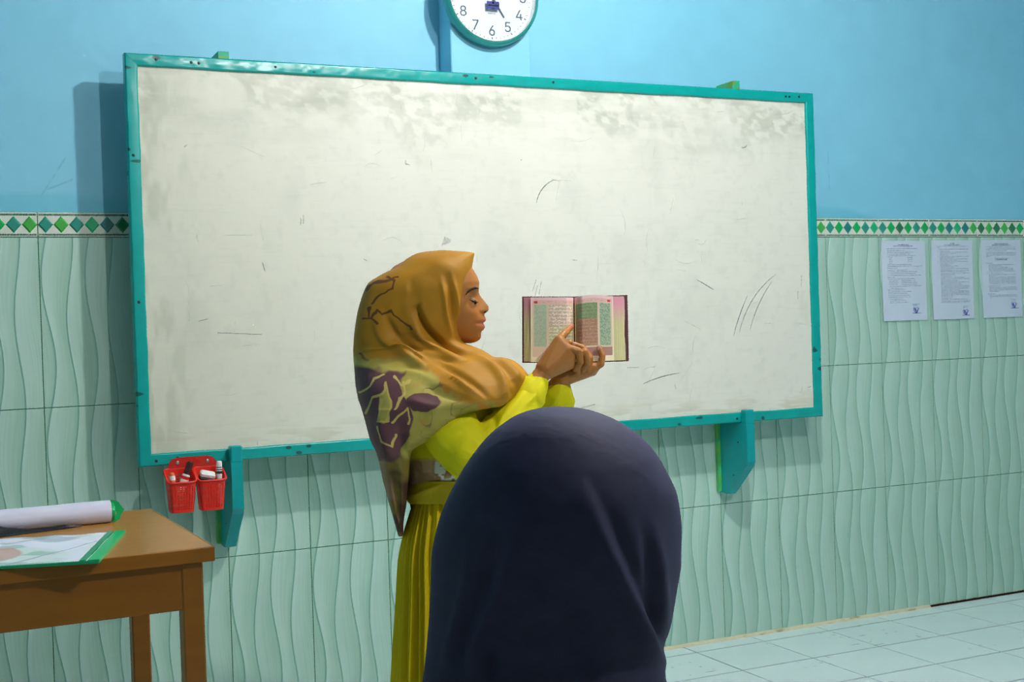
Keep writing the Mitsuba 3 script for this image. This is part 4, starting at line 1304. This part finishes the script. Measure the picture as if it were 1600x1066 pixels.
rs = sleeve([J(668, 634, .140, .055), J(704, 676, .160, .070), J(738, 712, .160, .070), J(775, 690, .135, .062), J(815, 640, .095, .046), J(835, 606, .070, .034), J(840, 597, .066, .028)], .005, .006,
            [([(660, 690), (705, 665), (760, 640), (800, 615)], .007, 8, 6), ([(700, 655), (740, 648), (790, 626)], -.006, 6, 5), ([(728, 660), (740, 648), (764, 650)], .006, 4, 7), ([(762, 640), (772, 655), (770, 680)], -.008, 5, 5),
             ([(780, 660), (800, 640), (822, 604)], .006, 5, 5), ([(700, 720), (720, 700), (735, 670)], .005, 7, 7), ([(815, 640), (832, 622), (846, 612)], .004, 4, 4)])
obj('sleeve', mikit.ply(rs, 'dress_yellow', smooth=True), woman, label='bright yellow sleeve of the pointing arm')
ls = sleeve([J(668, 628, -.150, .055), J(740, 700, -.160, .060), J(800, 706, -.130, .054), J(845, 650, -.060, .044), J(868, 618, -.012, .034), J(874, 606, -.006, .027)], .006, .006,
            [([(850, 660), (866, 630), (880, 600)], .006, 4, 4), ([(862, 660), (878, 630), (884, 606)], -.005, 4, 4)])
obj('sleeve', mikit.ply(ls, 'dress_yellow', smooth=True), woman)
# flared cuffs
for (c, d1, r0, r1) in ((W(836, 600, .068), W(820, 632, .085), .030 * KS, .044 * KS), (W(874, 604, -.006), W(872, 640, -.03), .027 * KS, .042 * KS)):
    a = d1 - c; L = np.linalg.norm(a); a /= L
    m = lathe([(r0 * .86, -.003), (r0, -.004), (r0 * 1.12, .005), (r1, L * .6), (r1 * .9, L), (r1 * .8, L)], 48)
    vv = np.asarray(m.vertices)
    ang = np.arctan2(vv[:, 1], vv[:, 0])
    vv[:, :2] *= (1 + .05 * np.sin(ang * 3 + 1) + .03 * np.sin(ang * 7))[:, None]
    m.vertices = vv
    m.apply_transform(trimesh.geometry.align_vectors([0, 0, 1], a))
    m.apply_translation(c)
    obj('cuff', mikit.ply(m, 'dress_yellow', smooth=True), woman)

# ------------------------------------------------------------------ the open book
bk = thing('open_book', 'open book with green and pink printed pages held up by the woman in yellow', 'book')
BTILT = .24
BW = 0.0                                          # its plane, level with her hands
def BP(u, v, w):
    """book space: u to the right of the spine, v above the foot, w towards the lens (metres)"""
    o = W(898.5, 566.0, BW)
    u, v, w = np.asarray(u) * KS, np.asarray(v) * KS, (np.asarray(w) - BTILT * np.asarray(v)) * KS   # leans back a little
    return o + np.multiply.outer(u, RGT) + np.multiply.outer(v, UPV) + np.multiply.outer(w, -_r0 * 0 - FWD)
BH = .1685
def leaf_curve(s, side, thick):
    """page surface from the spine (s=0) to the outer edge (s=1): dips at the spine, swells, then falls"""
    return -.020 + thick * (np.clip(s / .16, 0, 1) ** .6) * (1 - .25 * np.clip((s - .35) / .65, 0, 1) ** 1.5)
for side, wid, thick, cw, tilt in ((-1, .1130, .030, .136, .00), (1, .1000, .030, .1405, .004)):
    # cover board
    cw0 = [(side * .004, -.026), (side * cw, -.020), (side * cw, -.0165), (side * .004, -.0225)]
    pts = [BP(u, v + (tilt * abs(u) / cw), w) for (u, w) in cw0 for v in (-.002, BH + .003)]
    obj('cover', mikit.ply(hull_pts(pts), 'book_cover'), bk)
    # page block
    n, mm = 26, 12
    S, V = np.meshgrid(np.linspace(0, 1, n), np.linspace(0, 1, mm), indexing='ij')
    wv = leaf_curve(S, side, thick) + .0012 * np.sin(V * 5 + S * 4) * S
    lift = tilt * S + .0045 * np.sin(np.pi * np.clip(S * 1.15, 0, 1)) * V * (side > 0)
    Ptop = BP(side * (.0012 + S * wid), V * BH + lift, wv)
    ptop_v, ptop_f = grid_mesh(Ptop)
    obj('printed_page', mikit.ply((ptop_v, ptop_f), 'page_print_a' if side < 0 else 'page_print_b', smooth=True, uv=np.stack([1 - S, V], -1).reshape(-1, 2)), bk)
    # the fanned leaves beyond the page: stacked edges
    nl_ = 9
    for q in range(nl_):
        s1 = wid + (cw - .004 - wid) * (q + 1) / nl_
        w1 = leaf_curve(np.array(1.0), side, thick) - (.0145 + (.006 if side > 0 else 0)) * (q + 1) / nl_ - .0004
        ss = np.linspace(0, 1, 14)
        uu = side * (.0015 + ss * (s1 - .0015))
        ww = leaf_curve(ss, side, thick) - .0009 - (leaf_curve(np.array(1.0), side, thick) - w1) * ss ** 2 - .0007 * q * (1 - ss) * .6
        vv2 = np.linspace(0, 1, 6)
        U_, V_ = np.meshgrid(uu, vv2, indexing='ij')
        W_ = np.broadcast_to(ww[:, None], U_.shape) + .0006 * np.sin(V_ * 9 + q)
        G = BP(U_, .001 + V_ * (BH - .001) + tilt * np.abs(U_) / cw, W_)
        vv_, ff_ = grid_mesh(G)
        obj('leaf', mikit.ply((vv_, ff_), 'page_edges', smooth=True, uv=np.stack([U_ * 20 + q * .37, V_], -1).reshape(-1, 2)), bk)
pts = [BP(u, v, w) for u in (-.006, .006) for v in (-.002, BH + .003) for w in (-.030, -.0225)]
obj('spine', mikit.ply(hull_pts(pts), 'book_cover'), bk)

# ------------------------------------------------------------------ the student in front, seen from behind
SD = 1.17
student = thing('person', 'student in a plain navy blue headscarf seen from behind in the foreground', 'person')
ysE = np.concatenate([635.5 + 26 * np.linspace(0, 1, 22) ** 2, np.linspace(664, 1070, 130), np.linspace(1074, 1300, 40)])
t_l = [(635.5, 866), (637.5, 846), (649, 807), (660, 789), (678.6, 765.5), (720, 732), (770.6, 703), (821, 684), (871, 674), (913, 672.5), (976, 669), (1066, 660), (1110, 640), (1160, 596), (1220, 556), (1300, 540)]
t_r = [(635.5, 874), (637, 897), (645, 933), (664, 975), (699.5, 1016.6), (737, 1041.7), (779, 1060), (829, 1065.8), (879, 1064.7), (921, 1058), (988, 1046), (1043, 1035.5), (1066, 1040), (1110, 1062), (1160, 1106), (1220, 1150), (1300, 1168)]
t_h = [(635.5, .006), (640, .035), (655, .068), (690, .096), (740, .115), (800, .122), (870, .118), (940, .108), (1010, .098), (1066, .095), (1160, .11), (1300, .14)]
TF = [
    ([(905, 740), (925, 795), (960, 880), (1000, 965), (1044, 1060)], .0095, 26, 9),
    ([(915, 735), (945, 790), (980, 870), (1015, 950), (1046, 1030)], -.0045, 8, 14),
    ([(812, 800), (800, 880), (765, 960), (738, 1062)], .0060, 16, 12),
    ([(775, 810), (770, 880), (745, 950), (725, 1062)], -.0050, 12, 12),
    ([(880, 900), (892, 980), (920, 1070)], -.0045, 26, 26),
    ([(735, 830), (730, 900), (712, 980), (690, 1064)], .0040, 10, 12),
    ([(1015, 800), (1030, 870), (1036, 940), (1038, 1000)], .0040, 7, 10),
    ([(1000, 800), (1014, 880), (1022, 950), (1034, 1020)], -.0050, 7, 8),
    ([(830, 880), (845, 960), (850, 1060)], .0035, 16, 16),
    ([(776, 1010), (768, 1040), (770, 1070)], -.006, 9, 9)]
v, f, uv = cloth_loft(ysE, interp(ysE, t_l), interp(ysE, t_r), interp(ysE, t_h), ysE * 0, SD, 220, 2.15, TF, .0018, 9)
obj('headscarf', mikit.ply((v, f), 'navy_jersey', smooth=True, uv=uv), student, label='plain navy blue headscarf')


def S(px, py, w=0.0):
    return at(px, py, SD - w)


hc = S(868, 790, -.005)
zz = lambda p, z: np.array([p[0], p[1], z])
away = np.array([FWD[0], FWD[1], 0]); away /= np.linalg.norm(away)
side = np.array([away[1], -away[0], 0])
hip = zz(hc, .47) - away * .02
parts = [ball(hc, .080, 24), ball(hc + away * .03 - np.array([0, 0, .05]), .055, 24)]
parts += chain([(hc, .05), (zz(hc, .86), .042), (zz(hc, .73), .07), (zz(hip, .62), .095), (hip, .10)])
for s in (-1, 1):
    sh = zz(hc, .765) + side * s * .125
    el = zz(hc, .58) + side * s * .17 + away * .05
    wr = zz(hc, .55) + side * s * .08 + away * .24
    parts += chain([(zz(hc, .765), .055), (sh, .042), (el, .034), (wr, .022), (wr + away * .05, .024)])
    for q in range(4):
        fb = wr + away * .06 + side * (.012 * (q - 1.5))
        parts += chain([(fb, .009), (fb + away * .03 - np.array([0, 0, .004]), .008), (fb + away * .052 - np.array([0, 0, .012]), .007)])
    parts += chain([(wr + away * .02, .010), (wr + away * .045 - side * s * .03, .008), (wr + away * .065 - side * s * .032, .007)])
    hj = hip + side * s * .085
    kn = zz(hc, .45) + side * s * .10 + away * .37
    an = zz(hc, .07) + side * s * .10 + away * .36
    parts += chain([(hj, .085), (kn, .055), (an, .036), (zz(an, .030) + away * .12, .028)])
sb = fine(parts, .010, 8)
vv = np.asarray(sb.vertices)
obj('body', mikit.ply(sb, 'skin', smooth=True, color=np.tile([.40, .17, .06], (len(vv), 1))), student)
dparts = chain([(zz(hip, .70), .135), (zz(hip, .52), .165)], 20)
for s in (-1, 1):
    sh = zz(hc, .755) + side * s * .125
    el = zz(hc, .58) + side * s * .17 + away * .05
    wr = zz(hc, .55) + side * s * .085 + away * .21
    dparts += chain([(zz(hc, .735), .075), (sh, .055), (el, .055), (wr, .040)], 18)
    kn = zz(hc, .455) + side * s * .10 + away * .36
    dparts += chain([(zz(hip, .50) + side * s * .05, .12), (kn, .085), (zz(kn, .15), .085)], 18)
obj('dress', mikit.ply(fine(dparts, .012, 14), 'student_dress', smooth=True), student)
# the stool under the student
stl = thing('stool', 'plain wooden stool under the student in navy', 'stool')
so = zz(hip, 0)
st = T().translate(so.tolist()).rotate([0, 0, 1], -math.degrees(YAW))
obj('seat', mikit.ply(cbox(-.17, .17, -.15, .17, .330, .355, .004), 'stool_wood', to_world=st), stl)
for a in (-.14, .14):
    for b in (-.12, .14):
        obj('leg', mikit.ply(cbox(a - .018, a + .018, b - .018, b + .018, .0006, .330, .003), 'stool_wood', to_world=st), stl)
